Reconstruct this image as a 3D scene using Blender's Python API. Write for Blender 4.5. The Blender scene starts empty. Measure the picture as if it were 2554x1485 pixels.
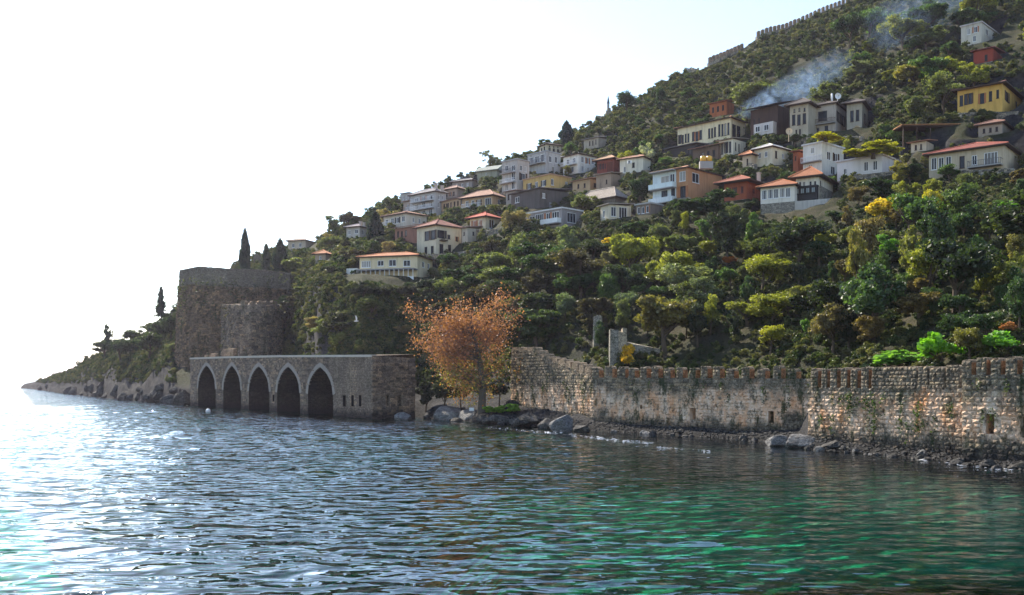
import bpy, math, random
import numpy as np
from mathutils import Vector

# ------------------------------------------------------------------ camera, sky, sun, exposure
sc = bpy.context.scene
F, CX, HZ, CAMH = 2453.0, 1277.0, 945.0, 6.0          # focal length, centre column, horizon row (photo px), eye height (m)
cam_data = bpy.data.cameras.new('camera'); cam = bpy.data.objects.new('camera', cam_data)
sc.collection.objects.link(cam); sc.camera = cam
cam.location = (0, 0, CAMH); cam.rotation_euler = (math.radians(90), 0, 0)
cam_data.sensor_width = 36.0; cam_data.lens = 36.0 * F / 2554.0
cam_data.shift_y = (HZ - 742.5) / 2554.0
cam_data.clip_start = 0.5; cam_data.clip_end = 60000

SUN_AZ, SUN_EL = 33.0, 39.0                            # degrees left of the view axis, above the horizon
world = bpy.data.worlds.new('World'); sc.world = world; world.use_nodes = True
wn = world.node_tree; wn.nodes.clear()
sky = wn.nodes.new('ShaderNodeTexSky'); sky.sky_type = 'NISHITA'; sky.sun_disc = False
sky.sun_elevation = math.radians(SUN_EL); sky.sun_rotation = math.radians(-SUN_AZ)
sky.air_density = 1.0; sky.dust_density = 0.25; sky.ozone_density = 1.0
bg = wn.nodes.new('ShaderNodeBackground'); bg.inputs[1].default_value = 0.12
wo = wn.nodes.new('ShaderNodeOutputWorld')
wn.links.new(sky.outputs[0], bg.inputs[0]); wn.links.new(bg.outputs[0], wo.inputs[0])
sun_data = bpy.data.lights.new('sun', 'SUN'); sun_data.energy = 5.0; sun_data.angle = math.radians(0.53)
sun_data.color = (1.0, 0.91, 0.77)
sun = bpy.data.objects.new('sun', sun_data); sc.collection.objects.link(sun)
sdir = Vector((-math.sin(math.radians(SUN_AZ)) * math.cos(math.radians(SUN_EL)),
               math.cos(math.radians(SUN_AZ)) * math.cos(math.radians(SUN_EL)), math.sin(math.radians(SUN_EL))))
sun.rotation_euler = sdir.to_track_quat('Z', 'Y').to_euler(); sun.location = (-60, 80, 90)
sc.view_settings.view_transform = 'Standard'; sc.view_settings.look = 'None'
sc.view_settings.exposure = 1.42; sc.view_settings.gamma = 1.0
sc.cycles.use_denoising = True
sc.cycles.max_bounces = 6; sc.cycles.diffuse_bounces = 3; sc.cycles.glossy_bounces = 3
sc.cycles.transparent_max_bounces = 8; sc.cycles.transmission_bounces = 2; sc.cycles.volume_bounces = 0
sc.cycles.caustics_reflective = False; sc.cycles.caustics_refractive = False

rng = np.random.default_rng(11); rnd = random.Random(5)
COL = sc.collection

# ------------------------------------------------------------------ helpers
def tag(o, label=None, cat=None, group=None, kind=None):
    if label: o['label'] = label
    if cat: o['category'] = cat
    if group: o['group'] = group
    if kind: o['kind'] = kind
    return o
def empty(name, loc, rz=0.0):
    o = bpy.data.objects.new(name, None); COL.objects.link(o); o.location = loc; o.rotation_euler = (0, 0, rz)
    o.empty_display_size = 0.5
    return o
def link(name, me, parent=None, loc=None, rot=None, scale=None):
    o = bpy.data.objects.new(name, me); COL.objects.link(o)
    if parent is not None: o.parent = parent
    if loc is not None: o.location = loc
    if rot is not None: o.rotation_euler = rot
    if scale is not None: o.scale = scale
    return o
def mesh(name, V, Fc, mat, smooth=False):
    me = bpy.data.meshes.new(name)
    if isinstance(V, np.ndarray) and isinstance(Fc, np.ndarray):
        n = Fc.shape[1]
        me.vertices.add(len(V)); me.vertices.foreach_set('co', V.astype(np.float32).ravel())
        me.loops.add(Fc.size); me.loops.foreach_set('vertex_index', Fc.astype(np.int32).ravel())
        me.polygons.add(len(Fc))
        me.polygons.foreach_set('loop_start', np.arange(0, Fc.size, n, dtype=np.int32))
        me.polygons.foreach_set('loop_total', np.full(len(Fc), n, dtype=np.int32))
        me.update(calc_edges=True); me.validate()
    else:
        me.from_pydata([tuple(v) for v in V], [], [tuple(f) for f in Fc]); me.update()
    if mat is not None: me.materials.append(mat)
    if smooth: me.polygons.foreach_set('use_smooth', np.ones(len(me.polygons), dtype=bool))
    return me
class MB:
    """collects boxes / quads / tubes, then becomes one mesh object"""
    def __init__(s): s.v = []; s.f = []
    def quad(s, a, b, c, d):
        n = len(s.v); s.v += [tuple(a), tuple(b), tuple(c), tuple(d)]; s.f.append((n, n+1, n+2, n+3))
    def poly(s, pts):
        n = len(s.v); s.v += [tuple(p) for p in pts]; s.f.append(tuple(range(n, n+len(pts))))
    def box(s, x0, x1, y0, y1, z0, z1):
        n = len(s.v)
        s.v += [(x0,y0,z0),(x1,y0,z0),(x1,y1,z0),(x0,y1,z0),(x0,y0,z1),(x1,y0,z1),(x1,y1,z1),(x0,y1,z1)]
        s.f += [tuple(n+i for i in q) for q in ((3,2,1,0),(4,5,6,7),(0,1,5,4),(1,2,6,5),(2,3,7,6),(3,0,4,7))]
    def hexa(s, p):                       # 8 points ordered like box
        n = len(s.v); s.v += [tuple(q) for q in p]
        s.f += [tuple(n+i for i in q) for q in ((3,2,1,0),(4,5,6,7),(0,1,5,4),(1,2,6,5),(2,3,7,6),(3,0,4,7))]
    def tube(s, pts, rad, n=6):
        base = len(s.v); pts = [Vector(p) for p in pts]
        for i, p in enumerate(pts):
            d = (pts[min(i+1, len(pts)-1)] - pts[max(i-1, 0)])
            d = d.normalized() if d.length > 1e-6 else Vector((0,0,1))
            a = d.orthogonal().normalized(); b = d.cross(a)
            r = rad[i] if isinstance(rad, (list, tuple)) else rad
            for k in range(n):
                t = 2*math.pi*k/n; s.v.append(tuple(p + (a*math.cos(t) + b*math.sin(t))*r))
        for i in range(len(pts)-1):
            for k in range(n):
                s.f.append((base+i*n+k, base+i*n+(k+1)%n, base+(i+1)*n+(k+1)%n, base+(i+1)*n+k))
        s.f.append(tuple(base+k for k in range(n))[::-1]); s.f.append(tuple(base+(len(pts)-1)*n+k for k in range(n)))
    def lathe(s, prof, n=14, c=(0,0)):
        base = len(s.v)
        for r, z in prof:
            for k in range(n):
                t = 2*math.pi*k/n; s.v.append((c[0]+r*math.cos(t), c[1]+r*math.sin(t), z))
        for i in range(len(prof)-1):
            for k in range(n): s.f.append((base+i*n+k, base+i*n+(k+1)%n, base+(i+1)*n+(k+1)%n, base+(i+1)*n+k))
        s.f.append(tuple(base+(len(prof)-1)*n+k for k in range(n)))
    def build(s, name, mat, parent=None, smooth=False, **kw):
        return link(name, mesh(name, s.v, s.f, mat, smooth), parent, **kw)

def hash2(ix, iy, seed):
    h = (ix.astype(np.int64)*374761393 + iy.astype(np.int64)*668265263 + seed*1442695041) & 0x7fffffff
    h = (h ^ (h >> 13)) * 1274126177 & 0x7fffffff
    return ((h ^ (h >> 16)) & 0xffff) / 65535.0
def vnoise(x, y, seed=0):
    x = np.asarray(x, dtype=float); y = np.asarray(y, dtype=float)
    ix = np.floor(x); iy = np.floor(y); fx = x-ix; fy = y-iy
    fx = fx*fx*(3-2*fx); fy = fy*fy*(3-2*fy)
    a = hash2(ix, iy, seed); b = hash2(ix+1, iy, seed); c = hash2(ix, iy+1, seed); d = hash2(ix+1, iy+1, seed)
    return (a*(1-fx)+b*fx)*(1-fy)+(c*(1-fx)+d*fx)*fy
def fbm(x, y, oct=4, seed=0):
    s = 0; a = 0.5; t = 0
    for o in range(oct):
        s = s + a*vnoise(x*2**o, y*2**o, seed+o*7); t += a; a *= 0.5
    return s/t

# ------------------------------------------------------------------ materials
def newmat(name):
    m = bpy.data.materials.new(name); m.use_nodes = True
    nt = m.node_tree; b = nt.nodes['Principled BSDF']; b.inputs['Specular IOR Level'].default_value = 0.25
    return m, nt, b
def N(nt, t, **kw):
    n = nt.nodes.new(t)
    for k, v in kw.items():
        if k.startswith('i_'):
            key = k[2:]
            key = int(key) if key.isdigit() else key.replace('_', ' ')
            n.inputs[key].default_value = v
        else: setattr(n, k, v)
    return n
def noise(nt, scale, detail=4, rough=0.6, vec=None, dist=0.0):
    n = N(nt, 'ShaderNodeTexNoise'); n.inputs['Scale'].default_value = scale; n.inputs['Detail'].default_value = detail
    n.inputs['Roughness'].default_value = rough; n.inputs['Distortion'].default_value = dist
    if vec is not None: nt.links.new(vec, n.inputs['Vector'])
    return n.outputs['Fac']
def ramp(nt, fac, stops, interp='LINEAR'):
    r = N(nt, 'ShaderNodeValToRGB'); cr = r.color_ramp; cr.interpolation = interp
    while len(cr.elements) < len(stops): cr.elements.new(0.5)
    for e, (p, c) in zip(cr.elements, stops):
        e.position = p; e.color = (c, c, c, 1) if isinstance(c, (int, float)) else (*c, 1)
    nt.links.new(fac, r.inputs[0]); return r.outputs[0]
def mix(nt, fac, a, b, mode='MIX'):
    m = N(nt, 'ShaderNodeMix', data_type='RGBA', blend_type=mode)
    for s, v in ((0, fac), (6, a), (7, b)):
        if isinstance(v, (int, float)): m.inputs[s].default_value = v
        elif isinstance(v, tuple): m.inputs[s].default_value = (*v, 1)
        else: nt.links.new(v, m.inputs[s])
    return m.outputs[2]
def math_(nt, op, a, b=None, clamp=False):
    m = N(nt, 'ShaderNodeMath', operation=op); m.use_clamp = clamp
    for s, v in ((0, a), (1, b)):
        if v is None: continue
        if isinstance(v, (int, float)): m.inputs[s].default_value = v
        else: nt.links.new(v, m.inputs[s])
    return m.outputs[0]
def posn(nt, scale=(1, 1, 1), obj=False):
    if obj:
        g = N(nt, 'ShaderNodeTexCoord').outputs['Object']
    else:
        g = N(nt, 'ShaderNodeNewGeometry').outputs['Position']
    mp = N(nt, 'ShaderNodeMapping'); mp.inputs['Scale'].default_value = scale
    nt.links.new(g, mp.inputs['Vector']); return mp.outputs[0]
def bump(nt, b, h, strength=0.4, dist=0.1):
    n = N(nt, 'ShaderNodeBump'); n.inputs['Strength'].default_value = strength; n.inputs['Distance'].default_value = dist
    nt.links.new(h, n.inputs['Height']); nt.links.new(n.outputs[0], b.inputs['Normal']); return n
_cache = {}
def plaster(col, grime=0.35):
    key = ('p', col, grime)
    if key in _cache: return _cache[key]
    m, nt, b = newmat('plaster'); p = posn(nt)
    n1 = noise(nt, 0.35, 5, 0.65, p); st = noise(nt, 1.0, 4, 0.7, posn(nt, (1.3, 1.3, 0.16)))
    f = math_(nt, 'MULTIPLY', ramp(nt, n1, [(0.35, 0), (0.75, 1)]), grime)
    c = mix(nt, f, col, tuple(x*0.62*y for x, y in zip(col, (1.0, 0.95, 0.85))))
    g = math_(nt, 'MULTIPLY', ramp(nt, st, [(0.5, 0), (0.72, 1)]), grime*1.3, True)
    c = mix(nt, g, c, tuple(x*0.45 for x in col))
    nt.links.new(c, b.inputs['Base Color']); b.inputs['Roughness'].default_value = 0.85
    bump(nt, b, noise(nt, 6, 4, 0.6, p), 0.25, 0.03)
    _cache[key] = m; return m
def rooftile(col):
    key = ('r', col)
    if key in _cache: return _cache[key]
    m, nt, b = newmat('roof_tile'); p = posn(nt, obj=True)
    n1 = noise(nt, 0.5, 5, 0.7, p); n2 = noise(nt, 4.5, 2, 0.5, p)
    c = mix(nt, ramp(nt, n1, [(0.3, 0), (0.7, 1)]), col, tuple(x*y for x, y in zip(col, (0.55, 0.5, 0.5))))
    c = mix(nt, ramp(nt, n2, [(0.45, 0), (0.7, 0.6)]), c, tuple(min(1, x*1.35) for x in col))
    nt.links.new(c, b.inputs['Base Color']); b.inputs['Roughness'].default_value = 0.9
    w = N(nt, 'ShaderNodeTexWave', wave_type='BANDS', bands_direction='X'); w.inputs['Scale'].default_value = 1.4
    w.inputs['Distortion'].default_value = 0.6; nt.links.new(p, w.inputs['Vector'])
    bump(nt, b, w.outputs['Fac'], 0.8, 0.12)
    _cache[key] = m; return m
def plain(name, col, rough=0.6, metal=0.0, spec=0.3, var=0.35):
    key = (name, col, rough)
    if key in _cache: return _cache[key]
    m, nt, b = newmat(name); n1 = noise(nt, 1.2, 4, 0.6, posn(nt))
    c = mix(nt, ramp(nt, n1, [(0.3, 0), (0.75, var)]), col, tuple(x*0.5 for x in col))
    nt.links.new(c, b.inputs['Base Color'])
    b.inputs['Roughness'].default_value = rough; b.inputs['Metallic'].default_value = metal; b.inputs['Specular IOR Level'].default_value = spec
    _cache[key] = m; return m
def glassmat():
    if 'g' in _cache: return _cache['g']
    m, nt, b = newmat('window_glass'); n1 = noise(nt, 0.6, 2, 0.5, posn(nt))
    nt.links.new(ramp(nt, n1, [(0.35, (0.008, 0.011, 0.018)), (0.7, (0.03, 0.035, 0.05))]), b.inputs['Base Color'])
    b.inputs['Roughness'].default_value = 0.25; b.inputs['Specular IOR Level'].default_value = 0.25
    _cache['g'] = m; return m
def stone(name, cols, sc1=0.25, moss=0.3, plasterband=None, tide=True, bumpd=0.12, island=True, brick=None):
    """rubble masonry: stone to stone change, weathering patches, lichen, tide line"""
    m, nt, b = newmat(name); p = posn(nt)
    big = noise(nt, sc1, 5, 0.7, p); mid = noise(nt, 1.7, 4, 0.7, p); fine = noise(nt, 7, 4, 0.75, p)
    c = ramp(nt, big, [(0.25, cols[0]), (0.5, cols[1]), (0.75, cols[2])])
    vo = N(nt, 'ShaderNodeTexVoronoi'); vo.inputs['Scale'].default_value = 2.6; nt.links.new(posn(nt, (1, 1, 1.7)), vo.inputs['Vector'])
    c = mix(nt, 0.55, c, mix(nt, 1.0, c, ramp(nt, vo.outputs['Color'], [(0.1, 0.35), (0.9, 1.75)]), 'MULTIPLY'))
    if island:
        gi = N(nt, 'ShaderNodeNewGeometry').outputs['Random Per Island']
        c = mix(nt, 1.0, c, ramp(nt, gi, [(0, (0.5, 0.5, 0.53)), (0.55, (1, 1, 1)), (1, (1.6, 1.42, 1.2))]), 'MULTIPLY')
    c = mix(nt, ramp(nt, fine, [(0.35, 0.85), (0.55, 0)]), c, tuple(x*0.25 for x in cols[0]))
    if plasterband:                       # old render clinging to part of the wall
        z0, z1, pc = plasterband
        sz = N(nt, 'ShaderNodeSeparateXYZ'); nt.links.new(p, sz.inputs[0])
        d = math_(nt, 'ADD', sz.outputs[2], math_(nt, 'MULTIPLY', math_(nt, 'SUBTRACT', big, 0.5), 7.0))
        r = N(nt, 'ShaderNodeMapRange'); r.inputs[1].default_value = z0; r.inputs[2].default_value = z0+1.0; nt.links.new(d, r.inputs[0])
        r2 = N(nt, 'ShaderNodeMapRange'); r2.inputs[1].default_value = z1; r2.inputs[2].default_value = z1-1.2; nt.links.new(d, r2.inputs[0])
        fac = math_(nt, 'MULTIPLY', r.outputs[0], r2.outputs[0], True)
        fac = math_(nt, 'MULTIPLY', fac, ramp(nt, mid, [(0.38, 0.1), (0.5, 0.95)]))
        pcol = ramp(nt, noise(nt, 0.7, 4, 0.7, posn(nt, (1.2, 1.2, 0.5))), [(0.35, pc), (0.55, tuple(x*y for x, y in zip(pc, (0.95, 0.75, 0.62)))), (0.7, tuple(x*y for x, y in zip(pc, (0.85, 0.5, 0.28))))])
        c = mix(nt, fac, c, pcol)
    if moss:
        mo = noise(nt, 0.55, 5, 0.75, posn(nt, (1, 1, 0.42)))
        c = mix(nt, math_(nt, 'MULTIPLY', ramp(nt, mo, [(0.54, 0), (0.62, 1)]), moss), c, (0.018, 0.035, 0.012))
    if tide:
        sz = N(nt, 'ShaderNodeSeparateXYZ'); nt.links.new(p, sz.inputs[0])
        d = math_(nt, 'ADD', sz.outputs[2], math_(nt, 'MULTIPLY', math_(nt, 'SUBTRACT', mid, 0.5), 2.2))
        r = N(nt, 'ShaderNodeMapRange'); r.inputs[1].default_value = 1.7; r.inputs[2].default_value = 0.5; nt.links.new(d, r.inputs[0])
        c = mix(nt, math_(nt, 'MULTIPLY', r.outputs[0], 0.85), c, (0.022, 0.02, 0.022))
    nt.links.new(c, b.inputs['Base Color']); b.inputs['Roughness'].default_value = 0.95; b.inputs['Specular IOR Level'].default_value = 0.1
    bump(nt, b, math_(nt, 'ADD', fine, math_(nt, 'MULTIPLY', vo.outputs['Distance'], -0.6)), 0.9, bumpd)
    return m
MAT_WALL = stone('sea_wall_stone', [(0.11, 0.095, 0.075), (0.21, 0.18, 0.135), (0.35, 0.28, 0.20)], moss=0.85, plasterband=(1.2, 5.2, (0.72, 0.58, 0.45)))
MAT_YARD = stone('shipyard_stone', [(0.15, 0.115, 0.09), (0.235, 0.18, 0.14), (0.34, 0.26, 0.195)], moss=0.25)
MAT_TOWER = stone('fortress_stone', [(0.11, 0.082, 0.062), (0.25, 0.175, 0.12), (0.40, 0.28, 0.18)], sc1=0.22, moss=0.8, tide=False, bumpd=0.3)
MAT_RENDER = stone('fortress_render', [(0.15, 0.125, 0.10), (0.19, 0.16, 0.125), (0.23, 0.195, 0.15)], sc1=0.1, moss=0.4, tide=False, island=False)
MAT_RUIN = stone('ruin_stone', [(0.19, 0.18, 0.16), (0.27, 0.25, 0.21), (0.33, 0.3, 0.25)], moss=0.5, tide=False)
MAT_BRICK = stone('merlon_stone', [(0.13, 0.105, 0.08), (0.23, 0.18, 0.13), (0.37, 0.24, 0.15)], sc1=0.5, moss=0.3, tide=False)
MAT_CHEEK = stone('merlon_brick', [(0.30, 0.13, 0.065), (0.40, 0.19, 0.09), (0.44, 0.25, 0.13)], sc1=0.6, moss=0.2, tide=False)
MAT_ROCK = stone('shore_rock', [(0.045, 0.043, 0.042), (0.09, 0.085, 0.08), (0.17, 0.155, 0.14)], sc1=0.6, moss=0.15, tide=False, island=False, bumpd=0.25)
MAT_PALE = stone('pale_rock', [(0.12, 0.118, 0.12), (0.2, 0.195, 0.19), (0.31, 0.295, 0.28)], sc1=0.6, moss=0.1, tide=False, island=False, bumpd=0.25)
MAT_BAST = stone('bastion_stone', [(0.15, 0.125, 0.105), (0.29, 0.235, 0.185), (0.42, 0.335, 0.25)], sc1=0.25, moss=0.6, tide=False, bumpd=0.3)
MAT_VAULT_SHADE = stone('shaded_vault_stone', [(0.035, 0.028, 0.026), (0.055, 0.044, 0.038), (0.08, 0.064, 0.052)], moss=0.3)  # shade of the deep arches put into a darkened stone colour
GLASS = glassmat()

# ------------------------------------------------------------------ terrain (one hillside, real heights)
#        px    D0    D1   z1    D2   z2    D3   z3    D4    z4
TAB = [(-700, 900, 902,-8.0, 904,-8.0, 906,-8.0, 910,-8.0),
       (  40, 600, 602,-3.0, 604,-3.0, 606,-3.0, 610,-3.0),
       (  62, 600, 603, 0.5, 606, 1.0, 612, 1.8, 620, 2.6),
       ( 150, 409, 413, 2.0, 420, 4.0, 430, 6.0, 440, 8.0),
       ( 230, 327, 332, 3.5, 340, 7.5, 350,11.0, 365,14.0),
       ( 300, 283, 288, 3.5, 297, 7.5, 312,12.0, 335,17.0),
       ( 370, 254, 259, 3.5, 268, 7.5, 288,13.0, 320,21.0),
       ( 430, 234, 238, 4.0, 245, 8.0, 262,14.0, 320,28.0),
       ( 475, 227, 231, 3.0, 240, 8.0, 262,17.0, 320,35.0),
       ( 600, 208, 214, 2.0, 226, 9.0, 262,26.0, 320,43.8),
       ( 715, 190, 196, 2.0, 226, 8.5, 260,29.0, 320,47.0),
       ( 765, 182, 186, 2.0, 205, 5.0, 236,27.5, 320,50.0),
       ( 800, 177, 180, 2.0, 186, 4.0, 205,26.5, 320,52.0),
       ( 900, 164, 167, 2.0, 175, 4.0, 190,25.0, 310,56.6),
       (1000, 156, 160, 2.5, 176, 5.0, 195,24.0, 300,61.6),
       (1060, 150, 154, 1.6, 172, 5.0, 192,21.0, 295,62.6),
       (1100, 143, 147, 1.3, 166, 4.0, 190,17.5, 290,63.9),
       (1200, 134, 138, 1.3, 156, 4.0, 192,24.0, 292,68.0),
       (1275, 128, 131, 1.4, 146, 4.2, 200,32.5, 300,74.5),
       (1400, 118, 121, 1.1, 136, 4.2, 195,33.0, 304,81.5),
       (1500, 112.5, 114.5, 0.5, 126, 4.0, 190,32.7, 310,90.7),
       (1700, 102.8,104.6, 0.4, 116, 4.5, 185,35.0, 330,109.0),
       (1996, 89.5,91.0,0.3, 104, 5.0, 175,36.2, 349,133.0),
       (2014, 83.5,85.3,0.4, 103, 5.0, 175,36.3, 350,133.7),
       (2300, 73.0,74.8,0.4,  88, 5.0, 165,37.3, 360,156.0),
       (2554, 63.6,65.6,0.5,  78, 5.0, 155,37.3, 360,171.0),
       (3000, 50,  52.5,0.7,  70, 5.0, 150,37.0, 360,190.0),
       (3900, 42,  44.5,0.7,  62, 5.0, 150,40.0, 360,200.0)]
# ridge height per column refined from the skyline of the photograph
RIDGE = [(475,722),(540,690),(600,660),(700,622),(800,596),(900,552),(1000,495),(1100,462),(1200,425),(1300,388),(1400,352),(1470,312),(1500,292),(1550,270),
         (1600,243),(1640,214),(1700,184),(1745,176),(1800,148),(1850,124),(1885,98),(1905,88),(1960,72),(2000,52),(2060,26),(2130,0),(2300,-80),(2554,-180)]
T = np.array(TAB, dtype=float)
rpx = np.array([r[0] for r in RIDGE], float); rpy = np.array([r[1] for r in RIDGE], float)
def nodes_at(px):
    px = np.asarray(px, float)
    g = lambda i: np.interp(px, T[:, 0], T[:, i])
    D0, D1, z1, D2, z2, D3, z3, D4, z4 = [g(i) for i in range(1, 10)]
    zr = CAMH + (HZ - np.interp(px, rpx, rpy))/F*D4
    z4 = np.where((px > 475) & (px < 2554), zr, z4)
    return D0, D1, z1, D2, z2, D3, z3, D4, z4
PADS = []            # building plots levelled into the slope: (x, y, cos, sin, W, L, z)
def ground(px, D, rough=True):
    px = np.asarray(px, float); D = np.asarray(D, float)
    px, D = np.broadcast_arrays(px, D)
    D0, D1, z1, D2, z2, D3, z3, D4, z4 = nodes_at(px)
    ds = [D0-70, D0-14, D0, D1, D2, D3, D4, D4*1.2, D4*1.9]
    sh = np.interp(px, [700, 1250], [1.0, 0.0])
    zs = [-1.7-6.3*sh, -1.05-1.6*sh, D0*0-0.35, z1, z2, z3, z4, z4*0.93, z4*0.1-4]
    z = np.where(D <= ds[0], zs[0], zs[-1]).astype(float)
    for i in range(len(ds)-1):
        t = np.clip((D-ds[i])/np.maximum(ds[i+1]-ds[i], 1e-6), 0, 1)
        seg = zs[i]+(zs[i+1]-zs[i])*t
        z = np.where((D > ds[i]) & (D <= ds[i+1]), seg, z)
    if rough:
        X = (px-CX)/F*D
        amp = np.clip((D-D0)/12.0, 0, 1)*np.clip((D4+30-D)/40, 0, 1)
        big = fbm(X/22.0, D/22.0, 4, 3)-0.5; sm = fbm(X/4.0, D/4.0, 3, 9)-0.5
        edge = np.clip(1-np.abs(D-D4)/25.0, 0, 1)           # keep the skyline where it belongs
        z = z + amp*(big*5.0*(1-0.85*edge) + sm*1.6*(1-0.4*edge))
        hd = np.clip((470-px)/40.0, 0, 1)*np.clip((D-D0+6)/8.0, 0, 1)*(D < D4+5)*(px > 55)
        z = z + hd*(fbm(X/7.0, D/9.0, 4, 21)-0.45)*5.0*np.clip((D4-D)/30+0.15, 0, 1)
    if PADS:
        X = (px-CX)/F*D
        for x0, y0, ca, sa, W, L, zp in PADS:
            near = (np.abs(X-x0) < 45) & (np.abs(D-y0) < 45)
            if not near.any(): continue
            dx, dy = X-x0, D-y0; lx = dx*ca-dy*sa; ly = dx*sa+dy*ca
            d = np.maximum(np.maximum(-W-lx, lx), np.maximum(-ly-1.6, ly-L)); k = np.clip((d-0.9)/2.2, 0, 1)
            z = np.where(near & (k < 1), np.minimum(z, zp+(z-zp)*k), z)
    return z
def at(px, py, D0=None):
    """first hit of the sight line with the hillside"""
    Ds = np.linspace(40, 620, 2400) if D0 is None else np.linspace(D0, 620, 2400)
    k = (HZ-py)/F
    z = ground(np.full_like(Ds, px), Ds); zr = CAMH + k*Ds
    s = nodes_at(np.array([px]))[0][0]
    hit = np.where((z >= zr) & (Ds > s))[0]
    if len(hit) == 0:                                         # above the skyline: stand on the ridge
        return float(nodes_at(np.array([px]))[7][0])
    return float(Ds[hit[0]])
def P(px, D, py=None, z=None):
    x = (px-CX)/F*D
    if z is None: z = CAMH + (HZ-py)/F*D
    return Vector((x, D, z))
def G(px, D): return Vector(((px-CX)/F*D, D, float(ground(np.array([px]), np.array([D]))[0])))
def to_px(v): return CX + v[0]/v[1]*F, HZ - (v[2]-CAMH)/v[1]*F
def px_of(x, y): return CX + x/y*F

def terrain_mesh():
    cols = np.concatenate([np.arange(-700, 40, 40), np.arange(40, 2700, 7), np.arange(2700, 3901, 40)]).astype(float)
    D0, D1, z1, D2, z2, D3, z3, D4, z4 = nodes_at(cols)
    tt = np.concatenate([np.array([-1.0]), np.linspace(0, 1, 6)[1:]*0-1 + np.linspace(0, 1, 6)[1:]])   # sea bed, near water line
    rows = []
    for a in np.linspace(0, 1, 10): rows.append((D0-60)*a + (1-a)*np.maximum(12, (D0-60)*0.2) if a < 1 else D0-60)
    for a in np.linspace(0, 1, 12)[1:]: rows.append(D0-60+a*60)
    for a in np.linspace(0, 1, 8)[1:]: rows.append(D0+a*(D1-D0))
    for a in np.linspace(0, 1, 22)[1:]: rows.append(D1+a*(D2-D1))
    for a in np.linspace(0, 1, 64)[1:]: rows.append(D2+a*(D3-D2))
    for a in np.linspace(0, 1, 130)[1:]: rows.append(D3+a*(D4-D3))
    for a in np.linspace(0, 1, 12)[1:]: rows.append(D4*(1+0.9*a))
    R = np.array(rows); C = np.broadcast_to(cols, R.shape)
    Z = ground(C, R)
    V = np.stack([(C-CX)/F*R, R, Z], -1).reshape(-1, 3)
    nr, nc = R.shape; i = np.arange(nr-1)[:, None]*nc + np.arange(nc-1)[None, :]
    Fc = np.stack([i, i+1, i+nc+1, i+nc], -1).reshape(-1, 4)
    return V, Fc
m, nt, b = newmat('hillside_soil'); p = posn(nt)
big = noise(nt, 0.06, 6, 0.7, p); mid = noise(nt, 0.7, 5, 0.75, p)
sz = N(nt, 'ShaderNodeSeparateXYZ'); nt.links.new(p, sz.inputs[0])
c = ramp(nt, big, [(0.3, (0.02, 0.026, 0.011)), (0.45, (0.034, 0.034, 0.016)), (0.6, (0.055, 0.045, 0.026)), (0.75, (0.085, 0.075, 0.055))])
c = mix(nt, ramp(nt, mid, [(0.4, 0), (0.6, 0.8)]), c, (0.022, 0.03, 0.011))
gn = N(nt, 'ShaderNodeNewGeometry'); nz = N(nt, 'ShaderNodeSeparateXYZ'); nt.links.new(gn.outputs['Normal'], nz.inputs[0])
rock = ramp(nt, noise(nt, 0.5, 6, 0.75, p), [(0.32, (0.012, 0.012, 0.014)), (0.5, (0.026, 0.026, 0.028)), (0.74, (0.07, 0.065, 0.062))])
c = mix(nt, ramp(nt, nz.outputs[2], [(0.62, 1), (0.8, 0)]), c, rock)
shore = math_(nt, 'ADD', sz.outputs[2], math_(nt, 'MULTIPLY', math_(nt, 'SUBTRACT', mid, 0.5), 5.0))
r = N(nt, 'ShaderNodeMapRange'); r.inputs[1].default_value = 5.5; r.inputs[2].default_value = 3.0; nt.links.new(shore, r.inputs[0])
c = mix(nt, r.outputs[0], c, rock)
r = N(nt, 'ShaderNodeMapRange'); r.inputs[1].default_value = 1.0; r.inputs[2].default_value = 0.2; nt.links.new(shore, r.inputs[0])
c = mix(nt, math_(nt, 'MULTIPLY', r.outputs[0], 0.75), c, (0.02, 0.019, 0.018))
# sea bed: pale sand and dark weed beds
bed = noise(nt, 0.075, 4, 0.6, posn(nt, (0.7, 1.5, 1)))
wob = math_(nt, 'MULTIPLY', math_(nt, 'SUBTRACT', bed, 0.5), 34.0)
yy = math_(nt, 'ADD', sz.outputs[1], wob)
def band(v, a0, a1, b0, b1):
    q1 = N(nt, 'ShaderNodeMapRange'); q1.inputs[1].default_value = a0; q1.inputs[2].default_value = a1; nt.links.new(v, q1.inputs[0])
    q2 = N(nt, 'ShaderNodeMapRange'); q2.inputs[1].default_value = b1; q2.inputs[2].default_value = b0; nt.links.new(v, q2.inputs[0])
    return math_(nt, 'MULTIPLY', q1.outputs[0], q2.outputs[0])
sand = band(yy, 31, 40, 60, 70)                               # sand flat off the sea wall, weed beds on either side
xx = math_(nt, 'ADD', sz.outputs[0], math_(nt, 'MULTIPLY', wob, 0.5)); q1 = N(nt, 'ShaderNodeMapRange'); q1.inputs[1].default_value = -5; q1.inputs[2].default_value = 8; nt.links.new(xx, q1.inputs[0])
sand = math_(nt, 'MULTIPLY', sand, q1.outputs[0])
q2 = N(nt, 'ShaderNodeMapRange'); q2.inputs[1].default_value = -0.95; q2.inputs[2].default_value = -0.5; nt.links.new(sz.outputs[2], q2.inputs[0])
sand = math_(nt, 'MAXIMUM', sand, math_(nt, 'MULTIPLY', q2.outputs[0], 0.55))
bedc = mix(nt, sand, ramp(nt, bed, [(0.4, (0.012, 0.03, 0.022)), (0.65, (0.05, 0.10, 0.07))]), (0.48, 0.58, 0.44))
bedc = mix(nt, ramp(nt, noise(nt, 1.1, 3, 0.6, p), [(0.35, 0.5), (0.6, 0)]), bedc, (0.03, 0.05, 0.03))
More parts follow.
